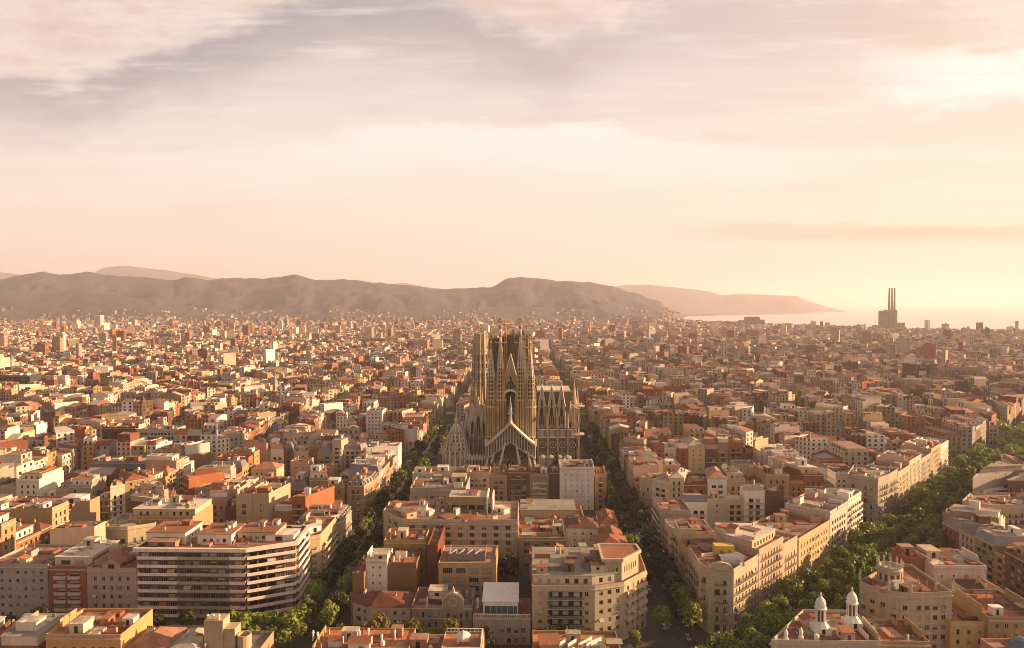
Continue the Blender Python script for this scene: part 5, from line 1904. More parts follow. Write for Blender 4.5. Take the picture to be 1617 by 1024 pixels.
hero('rose white blank-walled house on the roofs behind the round turret', rc(1482, 1566, 262, 18), 21.0, 'the rose white house', wall='white', roof='pale', style='slit', edges=(0,), clutter=7, wcol=(.62, .50, .47))
hero('bare brick shed house with pale pilasters behind the round turret', rc(1440, 1478, 268, 12), 21.6, 'the brick pilaster shed', wall='rust', roof='rust', style='slit', edges=(), clutter=2)
hero('yellow ochre house with dark doors beside the round turret house', rc(1510, 1570, 229, 20), 14.6, 'the yellow ochre house', wall='sand', roof='rust', style='shutter', edges=(0,), clutter=4, wcol=(.52, .38, .17), st=dict(bay=3.6, wk='std'))
hero('tan house with orange roof slope at the photo corner', rc(1571, 1660, 227, 22), 17.2, 'the orange slope house', wall='tan', roof='terracotta', style='plain', edges=(0,), clutter=6)
i = hero('small house with blue glass dome cut by the photo corner', rc(1600, 1650, 212, 12), 11.5, 'the blue dome house', wall='pink', roof='rose clay', style='plain', edges=(0,), clutter=0)
MATB = solid('dome_blue', (.10, .17, .24), .3, .2)
extra(i, 'dome', lambda m_: m_.lathe(xat(1625, 217), 217, [(11.55, 3.9), (13, 3.8), (14.6, 3.2), (15.8, 2.0), (16.3, .6), (16.4, .05)], 16, 'dome_blue'))
hero('white house with gable roof between the rose white house and the photo edge', rc(1545, 1600, 248, 12), 17.4, 'the white gable house', wall='white', roof='red brown', roofkind='pitched', style='slit', edges=(0,))
hero('long palace-like grey house with arched balcony windows across the avenue trees', [(AVR(352) + 2, 352), (AVR(352) + 10, 344), (AVR(352) + 52, 344), (AVR(352) + 52, 366), (AVR(366) + 2, 366)], 20.6, 'the arched balcony house', wall='grey', roof='rose clay', style='french', edges=(0, 1), clutter=8, wcol=(.42, .35, .26))

# --- nearest roofs along the bottom of the picture
hero('house with broad orange sunlit end wall and cluttered terrace, nearest on the hill side', rc(62, 182, 204, 18), 19.6, 'the orange end wall house', wall='ochre', roof='rust', style='french_band', edges=(0,), clutter=9, wcol=(.50, .30, .13))
hero('rose-white gabled house near the trees of the striped block', rc(190, 250, 205, 14), 15.6, 'the rose gable roof', wall='white', roof='rose clay', roofkind='pitched', style='plain', edges=(0,))
hero('white gabled house with pale roof beside the chimney tower house', rc(252, 306, 204, 15), 15.2, 'the pale gable roof', wall='white', roof='pale', roofkind='pitched', style='plain', edges=(0,))
i = hero('grey roofed house carrying a square masonry tower and round tank', rc(310, 400, 205, 14), 14.0, 'the chimney tower house', wall='tan', roof='grey gravel', style='plain', edges=(0,), clutter=2)
extra(i, 'tower', lambda m_: (m_.box(xat(318, 209), xat(348, 209), 208, 213, 14.02, 23.4, 'plaster'), m_.box(xat(348, 209) + .01, xat(366, 209), 208.5, 213, 14.02, 20.6, 'plaster'), m_.lathe(xat(378, 209), 210, [(14.02, 2.1), (18.4, 2.2), (18.41, 1.8), (17.0, 1.7)], 14, 'plaster'),
                              [m_.lathe(xat(322 + 9 * k, 209), 209, [(23.4, .35), (24.5, .3), (24.6, .5), (25.0, .1)], 8, 'white') for k in range(3)]), color=(.46, .35, .23))
i = hero('terracotta terrace house with white gabled stair head and tall chimney pots', rc(484, 640, 207, 17), 13.4, 'the chimney pot terrace', wall='ochre', roof='terracotta', style='plain', edges=(0,), clutter=5, par=.5, rcol=(.46, .17, .06))
for px in (487, 496, 562, 574, 600, 618):
    put(small_mesh('chimney_pot'), 'chimney', i['roof'], (xat(px, 214) - i['off'][0], 214 - i['off'][1] + (px % 5), 13.4), 0, PAINT['white'], (1.1, 1.1, 1.3))
put(small_mesh('stair_gable'), 'stair_head', i['roof'], (xat(566, 212) - i['off'][0], 212 - i['off'][1], 13.4), 1.57, PAINT['white'], (1.5, 1.5, 1.15))
hero('small terracotta roofed house beside the chimney pot terrace', rc(641, 694, 209, 13), 12.0, 'the small terracotta roof', wall='sand', roof='terracotta', style='plain', edges=(0,), clutter=4)
i = hero('pink house with white balustrade and white octagonal stair dome on terracotta terrace', rc(694, 760, 207, 13), 14.6, 'the white dome terrace', wall='pink', roof='terracotta', style='plain', edges=(0,), clutter=1, par=.4, rcol=(.45, .17, .08))
extra(i, 'stair_head', lambda m_: m_.lathe(xat(730, 213), 214, [(14.62, 2.2), (16.6, 2.2), (16.7, 2.5), (18.2, .05)], 8, 'white'))
extra(i, 'balustrade', lambda m_: (balustrade(m_, (xat(695, 207) + .1, 207.2), (xat(759, 207), 207.2), 15.0, 1.1, .9), balustrade(m_, (xat(759, 207) - .2, 207.6), (xat(759, 207) - .2, 219.6), 15.0, 1.1, .9), balustrade(m_, (xat(695, 207) + .3, 219.7), (xat(759, 207) - .4, 219.7), 15.0, 1.1, 1.2)))
hero('low brown house between the white dome terrace and the orange sheds', rc(770, 836, 206, 11), 10.0, 'the low brown house', wall='brown', roof='red brown', style='plain', edges=(0,), clutter=5)
i = hero('house with orange pitched sheds, stepped white walls and frames on its terraces', rc(842, 985, 205, 15), 14.6, 'the orange shed terrace', wall='tan', roof='terracotta', style='plain', edges=(0,), clutter=7, rcol=(.47, .18, .07))
put(small_mesh('lean_to'), 'shed', i['roof'], (xat(868, 209) - i['off'][0], 211 - i['off'][1], 14.6), .1, PAINT['tan'], (1.5, 1.4, 1.1))
put(small_mesh('pergola'), 'pergola', i['roof'], (xat(972, 210) - i['off'][0], 210 - i['off'][1], 14.6), 0, PAINT['white'], (1.2, 1.2, 1.1))
for px, rz in ((892, .9), (908, .9), (926, .8), (940, .7)):
    put(small_mesh('divider'), 'terrace_wall', i['roof'], (xat(px, 211) - i['off'][0], 212 - i['off'][1], 14.6), rz, PAINT['white'], (1.1, 1.4, 1.2))

hero('house with jumbled red terraces and small pediments before the round turret house', rc(1398, 1478, 209, 15), 17.6, 'the jumbled red terraces', wall='tan', roof='rust', style='plain', edges=(0,), clutter=10)

# ------------------------------------------------------------------ streets of the grid and the houses that fill its blocks
PITCH, BW = 133.3, 113.3
NUMW = ['zero', 'one', 'two', 'three', 'four', 'five', 'six', 'seven', 'eight', 'nine', 'ten']
ZONE = [[(-68, 236), (46, 236), (46, 427), (-68, 427)], [(-69, 427), (47, 427), (47, 628), (-69, 628)], [(60, 185), (200, 185), (200, 231), (60, 231)], [(322, 425), (470, 425), (470, 560), (322, 560)]]   
units = []


def split_block(poly, rnd, dist):
    """perimeter houses of one block, then the low houses of its courtyard"""
    out = []
    dep = 21.0
    inn = inset(poly, dep)
    while inn is None and dep > 6:
        dep -= 3
        inn = inset(poly, dep)
    if inn is None:
        x0, x1 = min(p[0] for p in poly), max(p[0] for p in poly)
        y0, y1 = min(p[1] for p in poly), max(p[1] for p in poly)
        nx, ny = max(1, round((x1 - x0) / 17)), max(1, round((y1 - y0) / 24))
        for u in range(nx):
            for v in range(ny):
                xa, xb = x0 + (x1 - x0) * u / nx, x0 + (x1 - x0) * (u + 1) / nx
                ya, yb = y0 + (y1 - y0) * v / ny, y0 + (y1 - y0) * (v + 1) / ny
                p = clip(clip(clip(clip(poly, 1, 0, xb - .03), -1, 0, -xa - .03), 0, 1, yb - .03), 0, -1, -ya - .03)
                if len(p) >= 3 and abs(area(p)) > 50:
                    out.append((p, rnd.choice((13, 16, 19, 21, 23)), tuple(range(len(p))), (), 'edge'))
        return out
    hb = rnd.uniform(17.5, 23)
    for i in range(len(poly)):
        A, B, a, b_ = poly[i], poly[(i + 1) % len(poly)], inn[i], inn[(i + 1) % len(poly)]
        L = math.hypot(B[0] - A[0], B[1] - A[1])
        n = max(1, int(round(L / (10.6 if dist < 1500 else 13))))
        ts = [0] + sorted((k + rnd.uniform(-.25, .25)) / n for k in range(1, n)) + [1]
        for k in range(n):
            q = [lerp2(A, B, ts[k]), lerp2(A, B, ts[k + 1]), lerp2(a, b_, ts[k + 1]), lerp2(a, b_, ts[k])]
            sh = rnd.uniform(0, 5) if rnd.random() < .5 else 0
            if sh and dep > 12:
                q[2] = lerp2(q[2], q[1], sh / dep)
                q[3] = lerp2(q[3], q[0], sh / dep)
            q = inset(q, .03) or q
            h_ = hb + rnd.choice((-7, -4, -3.3, -3, -1.5, 0, 0, 0, 1.5, 3, 3.3, 5.5)) + rnd.uniform(-.6, .6)
            out.append((q, max(9.5, h_), (0,), (2,), 'edge'))
    c2 = inset(inn, 1.5)
    if c2 and abs(area(c2)) > 500:
        x0, x1 = min(p[0] for p in c2), max(p[0] for p in c2)
        y0, y1 = min(p[1] for p in c2), max(p[1] for p in c2)
        nx, ny = max(1, int((x1 - x0) / 17)), max(1, int((y1 - y0) / 17))
        for u in range(nx):
            for v in range(ny):
                if rnd.random() < .18:
                    continue
                cx, cy = x0 + (x1 - x0) * (u + .5) / nx, y0 + (y1 - y0) * (v + .5) / ny
                wx, wy = (x1 - x0) / nx * rnd.uniform(.34, .49), (y1 - y0) / ny * rnd.uniform(.34, .49)
                q = [(cx - wx, cy - wy), (cx + wx, cy - wy), (cx + wx, cy + wy), (cx - wx, cy + wy)]
                if all(sum(1 for i in range(len(c2)) if (c2[(i + 1) % len(c2)][0] - c2[i][0]) * (p[1] - c2[i][1]) - (c2[(i + 1) % len(c2)][1] - c2[i][1]) * (p[0] - c2[i][0]) >= 0) == len(c2) for p in q):
                    out.append((q, rnd.choice((4.5, 5.5, 7.5, 9, 12, 15)), (0,), (), 'court'))
    return out


def chamfer_block(x0, y0, c=14.0, w_=BW, d_=BW):
    x1, y1 = x0 + w_, y0 + d_
    return [(x0 + c, y0), (x1 - c, y0), (x1, y0 + c), (x1, y1 - c), (x1 - c, y1), (x0 + c, y1), (x0, y1 - c), (x0, y0 + c)]


def inland(x, y):
    r_ = False
    for (ax, ay), (bx, by) in zip(land, land[1:] + land[:1]):
        if (ay > y) != (by > y) and x < (bx - ax) * (y - ay) / (by - ay) + ax:
            r_ = not r_
    return r_


PARKS = [(900, 560), (1210, 60), (1500, -560), (1750, 520), (2100, -100), (2250, 1150), (1330, 880), (1900, -1050), (2700, 300), (620, 470)]   # (y, x) of green squares
pave = MB()
rndc = random.Random(21)
blocks = []
for j in range(-1, 27):
    yb = 245 + PITCH * j
    if yb > 3050:
        break
    lim = .80 * (yb + BW) + 70
    for k in range(-28, 29):
        xb = -68 + PITCH * k
        if xb > lim or xb + BW < -lim:
            continue
        if not inland(xb + BW + 60, yb + 50):
            continue
        base = chamfer_block(xb, yb)
        pieces = [base]
        if yb < 760 and k >= 0:
            pieces = []
            # the avenue: x - .93 (y - 274) - 100 <= 0 keeps its hill side, x - .92 (y - 248) - 126 >= 0 its sea side
            l_ = clip(base, 1, -.93, 100 - .93 * 274)
            r_ = clip(base, -1, .92, -(126 - .92 * 248))
            for p in (l_, r_):
                if len(p) >= 3 and abs(area(p)) > 150:
                    pieces.append(p)
        for p in pieces:
            blocks.append((p, yb))
for p, yb in blocks:
    if yb < 800:
        big = inset(p, -4.0)
        if big:
            pave.prism(big, .005, .15, 'pavement')
    c = centroid(p)
    dist = math.hypot(c[0], c[1])
    if any(math.hypot(c[0] - px_, c[1] - py_) < 62 for py_, px_ in PARKS):
        continue
    if yb > 1400 and rndc.random() < .05:
        continue
    rot = 0.0
    if yb > 1300:
        rot = rndc.uniform(-.35, .35)
        s_n, c_n = math.sin(rot), math.cos(rot)
        p = [(c[0] + (x - c[0]) * c_n - (y - c[1]) * s_n, c[1] + (x - c[0]) * s_n + (y - c[1]) * c_n) for x, y in p]
    for q in split_block(p, rndc, dist):
        cq = centroid(q[0])
        if cq[1] < 192:
            continue
        if any(z[0][0] < cq[0] < z[1][0] and z[0][1] < cq[1] < z[2][1] for z in ZONE):
            continue
        if cq[1] < 1000 and any(overlap(q[0], H_, 0.6) for H_ in HERO):
            continue
        if abs(cq[0]) > .79 * cq[1] + 30:
            continue
        if cq[1] < 230:
            q = (q[0], min(q[1], 12.5 + 3 * rndc.random())) + q[2:]
        if cq[1] > 1500 and cq[0] > 300 and not inland(cq[0] + 150, cq[1] + 600):
            q = (q[0], min(q[1], 9 + 4 * rndc.random())) + q[2:]
        units.append((math.hypot(cq[0], cq[1]), q))
struct(pave.build('pavement'))

# ground that the camera can see between the houses
rd = MB()
for X in (-78.0, 55.6):
    rd.poly([(X - 5.8, 100, .004), (X + 5.8, 100, .004), (X + 5.8, 1600, .004), (X - 5.8, 1600, .004)], 'asphalt')
rd.poly([(AV(150) + 12, 150, .008), (AV(150) + 30, 150, .008), (AV(760) + 34, 760, .008), (AV(760) + 14, 760, .008)], 'asphalt')
rd.poly([(-400, 229, .012), (62, 229, .012), (62, 240.6, .012), (-400, 240.6, .012)], 'asphalt')
struct(rd.build('road'))
jp = MB()
jp.poly([(338, 436, .16), (366, 436, .16), (470, 552, .16), (428, 560, .16), (350, 470, .16)], 'pink_paving')
struct(jp.build('paved_path'))
rm = MB()
for X in (-78.0, 55.6):
    for k in range(60):
        y = 245 + k * 9.0
        for dx_ in (-1.8, 1.8):
            rm.poly([(X + dx_ - .08, y, .017), (X + dx_ + .08, y, .017), (X + dx_ + .08, y + 3, .017), (X + dx_ - .08, y + 3, .017)], 'road_paint')
    for y in (360, 376):
        for k in range(10):
            x = X - 5 + k * 1.05
            rm.poly([(x, y, .020), (x + .5, y, .020), (x + .5, y + 3.4, .020), (x, y + 3.4, .020)], 'road_paint')
struct(rm.build('road_markings'))

units.sort(key=lambda u: u[0] + (35 if u[1][4] == 'court' else 0))
N_IND = 296 - len(HERO)
near, rest = units[:N_IND], units[N_IND:]
USED = {}
LAND.append(('the church', -10, 500))
LAND.append(('the church dome', -45, 502))


def describe(info, wall, roof, roofkind, storeys, kind, cx, cy, w_):
    """a label that says colour, size and roof and where the house stands"""
    ref = sorted(LAND, key=lambda l: (l[1] - cx) ** 2 + (l[2] - cy) ** 2)
    kn = {'stair_head': 'flat stair head', 'stair_gable': 'gabled stair head', 'lean_to': 'lean-to shed', 'chimney': 'chimney', 'stack': 'wide chimney stack', 'air_unit': 'cooling unit', 'tank': 'white tank', 'antenna': 'aerial', 'divider': 'terrace wall',
          'pergola': 'pergola', 'planter': 'planter', 'chimney_pot': 'round chimney pot'}
    got = []
    for g in info.get('kinds', []):
        if kn[g] not in got:
            got.append(kn[g])
    size = 'narrow ' if w_ < 12.5 else ('broad ' if w_ > 18 else '')
    rf = {'terrace': f'{roof} terrace', 'flat': f'{roof} flat roof', 'pitched': f'{roof} pitched roof', 'mansard': 'zinc mansard', 'attic': 'set-back attic'}[roofkind]
    for nref in range(4):
        nm, lx, ly = ref[nref]
        dx_, dy_ = cx - lx, cy - ly
        if abs(dy_) > abs(dx_) * .8:
            rel = 'behind' if dy_ > 0 else 'in front of'
        else:
            rel = 'seaward of' if dx_ > 0 else 'hillward of'
        if nref == 0 and math.hypot(dx_, dy_) > 55:
            rel = 'far ' + rel if rel != 'in front of' else 'well in front of'
        for extra_ in [''] + [f' with {g}' for g in got] + [f' with {a} and {b2}' for a in got for b2 in got if a < b2]:
            lab = f'{size}{wall} {NUMW[storeys]}-storey {kind}, {rf}{extra_}, {rel} {nm}'
            if len(lab.split()) <= 16 and lab not in USED:
                USED[lab] = 1
                return lab
    lab = f'{size}{wall} {NUMW[storeys]}-storey {kind}, {rf}, {rel} {nm}'
    return lab


for idx, (dist, (q, h_, edges, court, kind)) in enumerate(near):
    rnd = random.Random(idx * 31 + 5)
    cx, cy = centroid(q)
    wall = rnd.choice(PAINT_W)
    roof = rnd.choice(ROOF_W)
    if kind == 'court':
        st, rk = rnd.choice(('plain', 'slit', 'office')), rnd.choice(('terrace', 'flat', 'pitched', 'flat'))
    else:
        st = rnd.choice(('plain', 'french', 'french', 'french_band', 'hood', 'modern', 'shutter'))
        rk = rnd.choice(('terrace', 'terrace', 'terrace', 'terrace', 'attic', 'attic', 'pitched', 'mansard' if h_ < 22 else 'terrace'))
    w_ = math.hypot(q[1][0] - q[0][0], q[1][1] - q[0][1])
    tier = 1 if dist < 345 else 2
    i = apartment('town house', q, h_, wall=wall, roof=roof, style=st, roofkind=rk, seed=idx, edges=edges, court=court, tier=tier, name='apartment_building' if kind != 'court' else 'courtyard_house',
                  rear=rnd.choice(('rear', 'rear', 'slit', 'modern', 'plain')), group='houses of the grid blocks', par=rnd.choice((.6, 1.0, 1.0, 1.3)))
    stn = max(1, min(10, int(round(h_ / 3.3)) - (1 if h_ > 15 else 0)))
    i['root']['label'] = describe(i, wall, roof, rk, stn, 'house' if kind != 'court' else 'courtyard house', cx, cy, w_)

# ------------------------------------------------------------------ the rest of the town as one mass
fm_ = MB()
fm_.use_col = True
rf_ = random.Random(77)


def lin(c, k):
    return (c[0] * k, c[1] * k, c[2] * k)


def mass_box(poly, z0, z1, col, roofc, win=False, par=0.0, fh=3.2, bay=3.2, sides=None):
    n = len(poly)
    zt_ = z1 + par
    for i in range(n):
        a, b_ = poly[i], poly[(i + 1) % n]
        uv = None
        if win and (sides is None or i in sides):
            L = math.hypot(b_[0] - a[0], b_[1] - a[1])
            nb = max(1, int(L / bay))
            o_ = rf_.randrange(1, 400)
            v1 = (zt_ - z0) / fh
            uv = [(o_, .3), (o_ + nb, .3), (o_ + nb, v1), (o_, v1)]
        fm_.poly([(a[0], a[1], z0), (b_[0], b_[1], z0), (b_[0], b_[1], zt_), (a[0], a[1], zt_)], 'city', col, uv)
    inn = inset(poly, .3) if par else None
    if inn:
        for i in range(n):
            a, b_, A, B = poly[i], poly[(i + 1) % n], inn[i], inn[(i + 1) % n]
            fm_.poly([(a[0], a[1], zt_), (b_[0], b_[1], zt_), (B[0], B[1], zt_), (A[0], A[1], zt_)], 'city', col)
            fm_.poly([(B[0], B[1], z1), (A[0], A[1], z1), (A[0], A[1], zt_), (B[0], B[1], zt_)], 'city', col)
        fm_.poly([(p[0], p[1], z1) for p in inn], 'city', roofc)
    else:
        fm_.poly([(p[0], p[1], zt_) for p in poly], 'city', roofc)


def mass_gable(poly, z, h_, roofc, col):
    m0, m1 = lerp2(poly[0], poly[3], .5), lerp2(poly[1], poly[2], .5)
    Z = lambda p, zz: (p[0], p[1], zz)
    fm_.poly([Z(poly[0], z), Z(poly[1], z), Z(m1, z + h_), Z(m0, z + h_)], 'city', roofc)
    fm_.poly([Z(poly[2], z), Z(poly[3], z), Z(m0, z + h_), Z(m1, z + h_)], 'city', roofc)
    fm_.poly([Z(poly[1], z), Z(poly[2], z), Z(m1, z + h_)], 'city', col)
    fm_.poly([Z(poly[3], z), Z(poly[0], z), Z(m0, z + h_)], 'city', col)


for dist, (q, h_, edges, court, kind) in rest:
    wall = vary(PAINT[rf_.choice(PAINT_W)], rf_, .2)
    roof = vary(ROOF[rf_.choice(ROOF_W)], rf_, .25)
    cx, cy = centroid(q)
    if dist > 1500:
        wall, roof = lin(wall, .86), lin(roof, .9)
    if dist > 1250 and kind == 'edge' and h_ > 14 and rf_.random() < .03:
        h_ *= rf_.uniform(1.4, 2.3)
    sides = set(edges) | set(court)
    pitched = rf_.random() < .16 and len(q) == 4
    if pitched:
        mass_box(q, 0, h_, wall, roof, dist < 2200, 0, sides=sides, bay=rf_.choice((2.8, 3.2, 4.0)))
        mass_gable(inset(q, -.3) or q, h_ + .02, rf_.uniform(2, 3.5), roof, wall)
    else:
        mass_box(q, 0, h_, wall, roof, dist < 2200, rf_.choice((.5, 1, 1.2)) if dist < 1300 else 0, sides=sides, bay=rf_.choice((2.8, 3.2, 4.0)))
    if kind == 'court' and dist > 900:
        continue
    n = (12 if dist < 800 else 8 if dist < 1300 else 4 if dist < 2200 else 2)
    inn = inset(q, 2.2)
    if not inn or pitched:
        continue
    if rf_.random() < .22 and dist < 2200:
        # set-back attic storey
        ap = inset(q, [3.2] + [.35] * (len(q) - 1))
        if ap:
            mass_box(ap, h_ + .01, h_ + 3.1, vary(PAINT[rf_.choice(('white', 'pale', 'cream', 'rust'))], rf_), roof, True, 0, fh=3.1, sides=(0, 2))
            continue
    if dist < 1500 and kind == 'edge' and len(q) == 4:
        for e_ in (1, 3):
            if rf_.random() < .5:
                a, b_ = q[e_], q[(e_ + 1) % 4]
                L = math.hypot(b_[0] - a[0], b_[1] - a[1]) or 1
                ix, iy = -(b_[1] - a[1]) / L * .4, (b_[0] - a[0]) / L * .4
                p, p2 = lerp2(a, b_, rf_.uniform(.02, .3)), lerp2(a, b_, rf_.uniform(.6, .98))
                p, p2 = (p[0] + ix, p[1] + iy), (p2[0] + ix, p2[1] + iy)
                mass_box([p, p2, (p2[0] + ix, p2[1] + iy), (p[0] + ix, p[1] + iy)], h_ + .02, h_ + rf_.uniform(1.5, 3.8), wall, wall)
    if dist < 1800 and len(q) == 4 and rf_.random() < .55 and kind == 'edge':
        # a lower or higher rear part of the house
        t_ = rf_.uniform(.3, .6)
        b4 = [lerp2(q[0], q[3], t_), lerp2(q[1], q[2], t_), lerp2(q[1], q[2], .985), lerp2(q[0], q[3], .985)]
        b4 = inset(b4, .45)
        if b4:
            mass_box(b4, h_ + .01, h_ + rf_.choice((1.2, 2.8, 3.2, 5.8)), vary(PAINT[rf_.choice(PAINT_W)], rf_, .2), vary(ROOF[rf_.choice(ROOF_W)], rf_, .3), True, .5, sides=(0, 2))
    for k in range(n):
        i_ = rf_.randrange(len(inn))
        p = lerp2(lerp2(inn[i_], inn[(i_ + 1) % len(inn)], rf_.random()), (cx, cy), rf_.uniform(0, .9))
        tall = rf_.random()
        sx, sy, sz = (rf_.uniform(1.2, 2.8), rf_.uniform(1.2, 2.8), rf_.uniform(2.0, 3.4)) if tall < .6 else ((.5, .5, rf_.uniform(1.5, 3)) if tall < .85 else (rf_.uniform(2.5, 4), .2, 1.7))
        if rf_.random() < .5 and tall > .85:
            sx, sy = sy, sx
        cc = vary(PAINT[rf_.choice(('white', 'pale', 'pale', 'cream', 'sand', 'rust', 'rust', 'pink', 'grey', 'brown'))], rf_, .25)
        rc_ = vary(ROOF[rf_.choice(ROOF_W)], rf_, .2) if tall < .6 else cc
        b4 = [(p[0] - sx, p[1] - sy), (p[0] + sx, p[1] - sy), (p[0] + sx, p[1] + sy), (p[0] - sx, p[1] + sy)]
        mass_box(b4, h_ + .01, h_ + sz, cc, rc_)


def terrain(x, y):
    """height of the foothills and hills under a far point"""
    if y < 3800:
        return 0.0
    px = 808.5 + 1077 * math.tan(math.atan2(x, y) + R(YAW))
    z = 0.0
    for k in ('main', 'foot'):
        if RIDGES[k]['s'] < y < RIDGES[k]['D'] and RIDGES[k]['pts'][0][0] < px < RIDGES[k]['pts'][-1][0]:
            z = max(z, ridge_z(RIDGES[k], px, y) - 1.0)
    return max(0.0, z)


# outskirts beyond the grid, climbing the lower slopes
for k in range(9500):
    y = rf_.uniform(2900, 5500)
    x = rf_.uniform(-.80, .55) * y
    if not inland(x + 60, y):
        continue
    z = terrain(x, y)
    if z > 0 and (z > rf_.uniform(0, 95) or noise.noise(Vector((x / 300., y / 300., 2))) > .1):
        continue
    a = rf_.uniform(0, 3.14)
    w_, d_ = rf_.uniform(6, 15), rf_.uniform(6, 11)
    hh = rf_.choice((8, 10, 12, 15, 18, 22, 30)) if z < 20 else rf_.uniform(6, 14)
    ca, sa = math.cos(a), math.sin(a)
    q = [(x + u * ca - v * sa, y + u * sa + v * ca) for u, v in ((-w_, -d_), (w_, -d_), (w_, d_), (-w_, d_))]
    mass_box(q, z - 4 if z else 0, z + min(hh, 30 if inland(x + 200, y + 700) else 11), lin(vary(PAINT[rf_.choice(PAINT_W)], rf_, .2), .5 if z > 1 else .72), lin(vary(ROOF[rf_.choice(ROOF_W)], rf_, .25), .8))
o = fm_.build('distant_town')
struct(o, 'stuff')

# ------------------------------------------------------------------ trees
def crown_mesh(seed, rx, rz, zc, n_lobe, n_leaf, size, mat):
    rr = random.Random(seed)
    m_ = MB()
    lobes = []
    for k in range(n_lobe):
        a, e = rr.uniform(0, 6.283), rr.uniform(-.55, 1.0)
        r = rr.uniform(.35, .78)
        lobes.append((rx * r * math.cos(a) * math.cos(e * 1.2), rx * r * math.sin(a) * math.cos(e * 1.2), zc + rz * .72 * math.sin(e * 1.35), rr.uniform(.26, .45) * rx))
    for (x, y, z, r) in lobes:
        for q in range(n_leaf):
            d = Vector((rr.gauss(0, 1), rr.gauss(0, 1), rr.gauss(.25, 1))).normalized()
            p = Vector((x, y, z)) + d * r * rr.uniform(.55, 1.12)
            nrm = (d + Vector((rr.uniform(-.7, .7), rr.uniform(-.7, .7), rr.uniform(-.5, .7)))).normalized()
            u = nrm.orthogonal().normalized()
            v = nrm.cross(u)
            t_ = rr.uniform(0, 6.28)
            s = size * rr.uniform(.6, 1.3)
            u2, v2 = u * math.cos(t_) + v * math.sin(t_), v * math.cos(t_) - u * math.sin(t_)
            m_.poly([p - u2 * s * .9, p + v2 * s * .55, p + u2 * s, p - v2 * s * .55], mat)
    return m_.mesh('crown')


def trunk_mesh(seed, h_, r):
    rr = random.Random(seed)
    m_ = MB()
    m_.bar((0, 0, 0), (rr.uniform(-.2, .2), rr.uniform(-.2, .2), h_ * .55), r, 'bark', 7, r * .7)
    for k in range(5):
        a = 6.283 * k / 5 + rr.uniform(-.4, .4)
        m_.bar((0, 0, h_ * rr.uniform(.40, .52)), (math.cos(a) * h_ * .22, math.sin(a) * h_ * .22, h_ * rr.uniform(.7, .9)), r * .5, 'bark', 5, r * .15)
    return m_.mesh('trunk')


CROWNS = {}
for key, mat in (('green', 'leaf'), ('yellow', 'leaf_yellow'), ('dark', 'leaf_dark')):
    CROWNS[key] = [crown_mesh(s * 17 + len(key), 4.7, 4.4, 8.6, 17, 62, .62, mat) for s in range(4)]
TRUNKS = [trunk_mesh(s, 9.0, .24) for s in range(3)]
CYP = MB()
rr = random.Random(3)
for k in range(900):
    z = rr.uniform(.6, 12)
    r = 1.25 * math.sin(math.pi * min(1, (z + 1.5) / 13.5)) ** .8 * rr.uniform(.7, 1.1)
    a = rr.uniform(0, 6.283)
    p = Vector((r * math.cos(a), r * math.sin(a), z))
    s = rr.uniform(.2, .4)
    t_ = Vector((-math.sin(a), math.cos(a), rr.uniform(-.3, .3)))
    CYP.poly([p - t_ * s, p + Vector((0, 0, s * 1.6)), p + t_ * s, p - Vector((0, 0, s))], 'leaf_dark')
CYP = CYP.mesh('crown')
n_tree = [0]


def tree(x, y, kind, label, group, name='plane_tree', s=1.0, rnd=random.Random(8)):
    if any(overlap([(x - 1, y - 1), (x + 1, y - 1), (x + 1, y + 1), (x - 1, y + 1)], H_) for H_ in HERO):
        return
    t_ = empty(name, (x, y, 0), label, 'tree', group)
    t_.rotation_euler = (0, 0, rnd.uniform(0, 6.28))
    k = s * rnd.uniform(.82, 1.2)
    if kind == 'cypress':
        put(CYP, 'crown', t_, (0, 0, 0), 0, None, (k, k, k * rnd.uniform(.9, 1.15)))
    else:
        put(rnd.choice(CROWNS[kind]), 'crown', t_, (0, 0, 0), 0, None, (k * rnd.uniform(.9, 1.1), k, k * rnd.uniform(.88, 1.08)))
    put(rnd.choice(TRUNKS), 'trunk', t_, (0, 0, 0), 0, None, (k, k, k))
    n_tree[0] += 1


rt = random.Random(14)
for off_ in (9.0, 17.5, 27.0, 36.0):
    y = 212.0 + rt.uniform(0, 5)
    while y < 520:
        x = AV(y) + off_ * 1.33 + rt.uniform(-1.4, 1.4)
        if abs(x) < .78 * y + 8 and y > 205:
            part_ = 'near the twin cupolas' if y < 270 else ('below the cream avenue houses' if y < 350 else 'beyond the white balcony corner')
            if not (362 < y < 374 and rt.random() < .6):
                tree(x, y, 'green', f'bushy sunlit green plane tree in the tree-lined avenue {part_}', f'avenue trees {part_}')
        y += rt.uniform(5.6, 7.4) if y < 380 else rt.uniform(7.5, 10)
for X, nm in ((-78.0, 'hill side street'), (55.6, 'sea side street')):
    for sx in (-5.6, 5.6):
        y = 246.0 + rt.uniform(0, 4)
        while y < 640:
            if not (360 < y < 374 or (X > 0 and y < 300 and sx < 0 and rt.random() < .6)):
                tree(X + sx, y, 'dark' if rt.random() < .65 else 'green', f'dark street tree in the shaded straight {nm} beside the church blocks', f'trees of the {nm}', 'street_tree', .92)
            y += rt.uniform(6.5, 8.5) if y < 430 else rt.uniform(9, 13)
for x in [-64 + 6.2 * k for k in range(7)]:
    tree(x, 234 + rt.uniform(-1.5, 1.5), 'yellow', 'yellow-green tree in the row before the low red corner and ornate gable house', 'yellow-green trees of the cross street', 'street_tree', .92)
for x in (-98, -92, -88, -82, -96, -104):
    tree(x, 229 + rt.uniform(-4, 4), 'green', 'large dark green tree at the street corner below the striped balcony block', 'trees below the striped block', 'street_tree', 1.12)
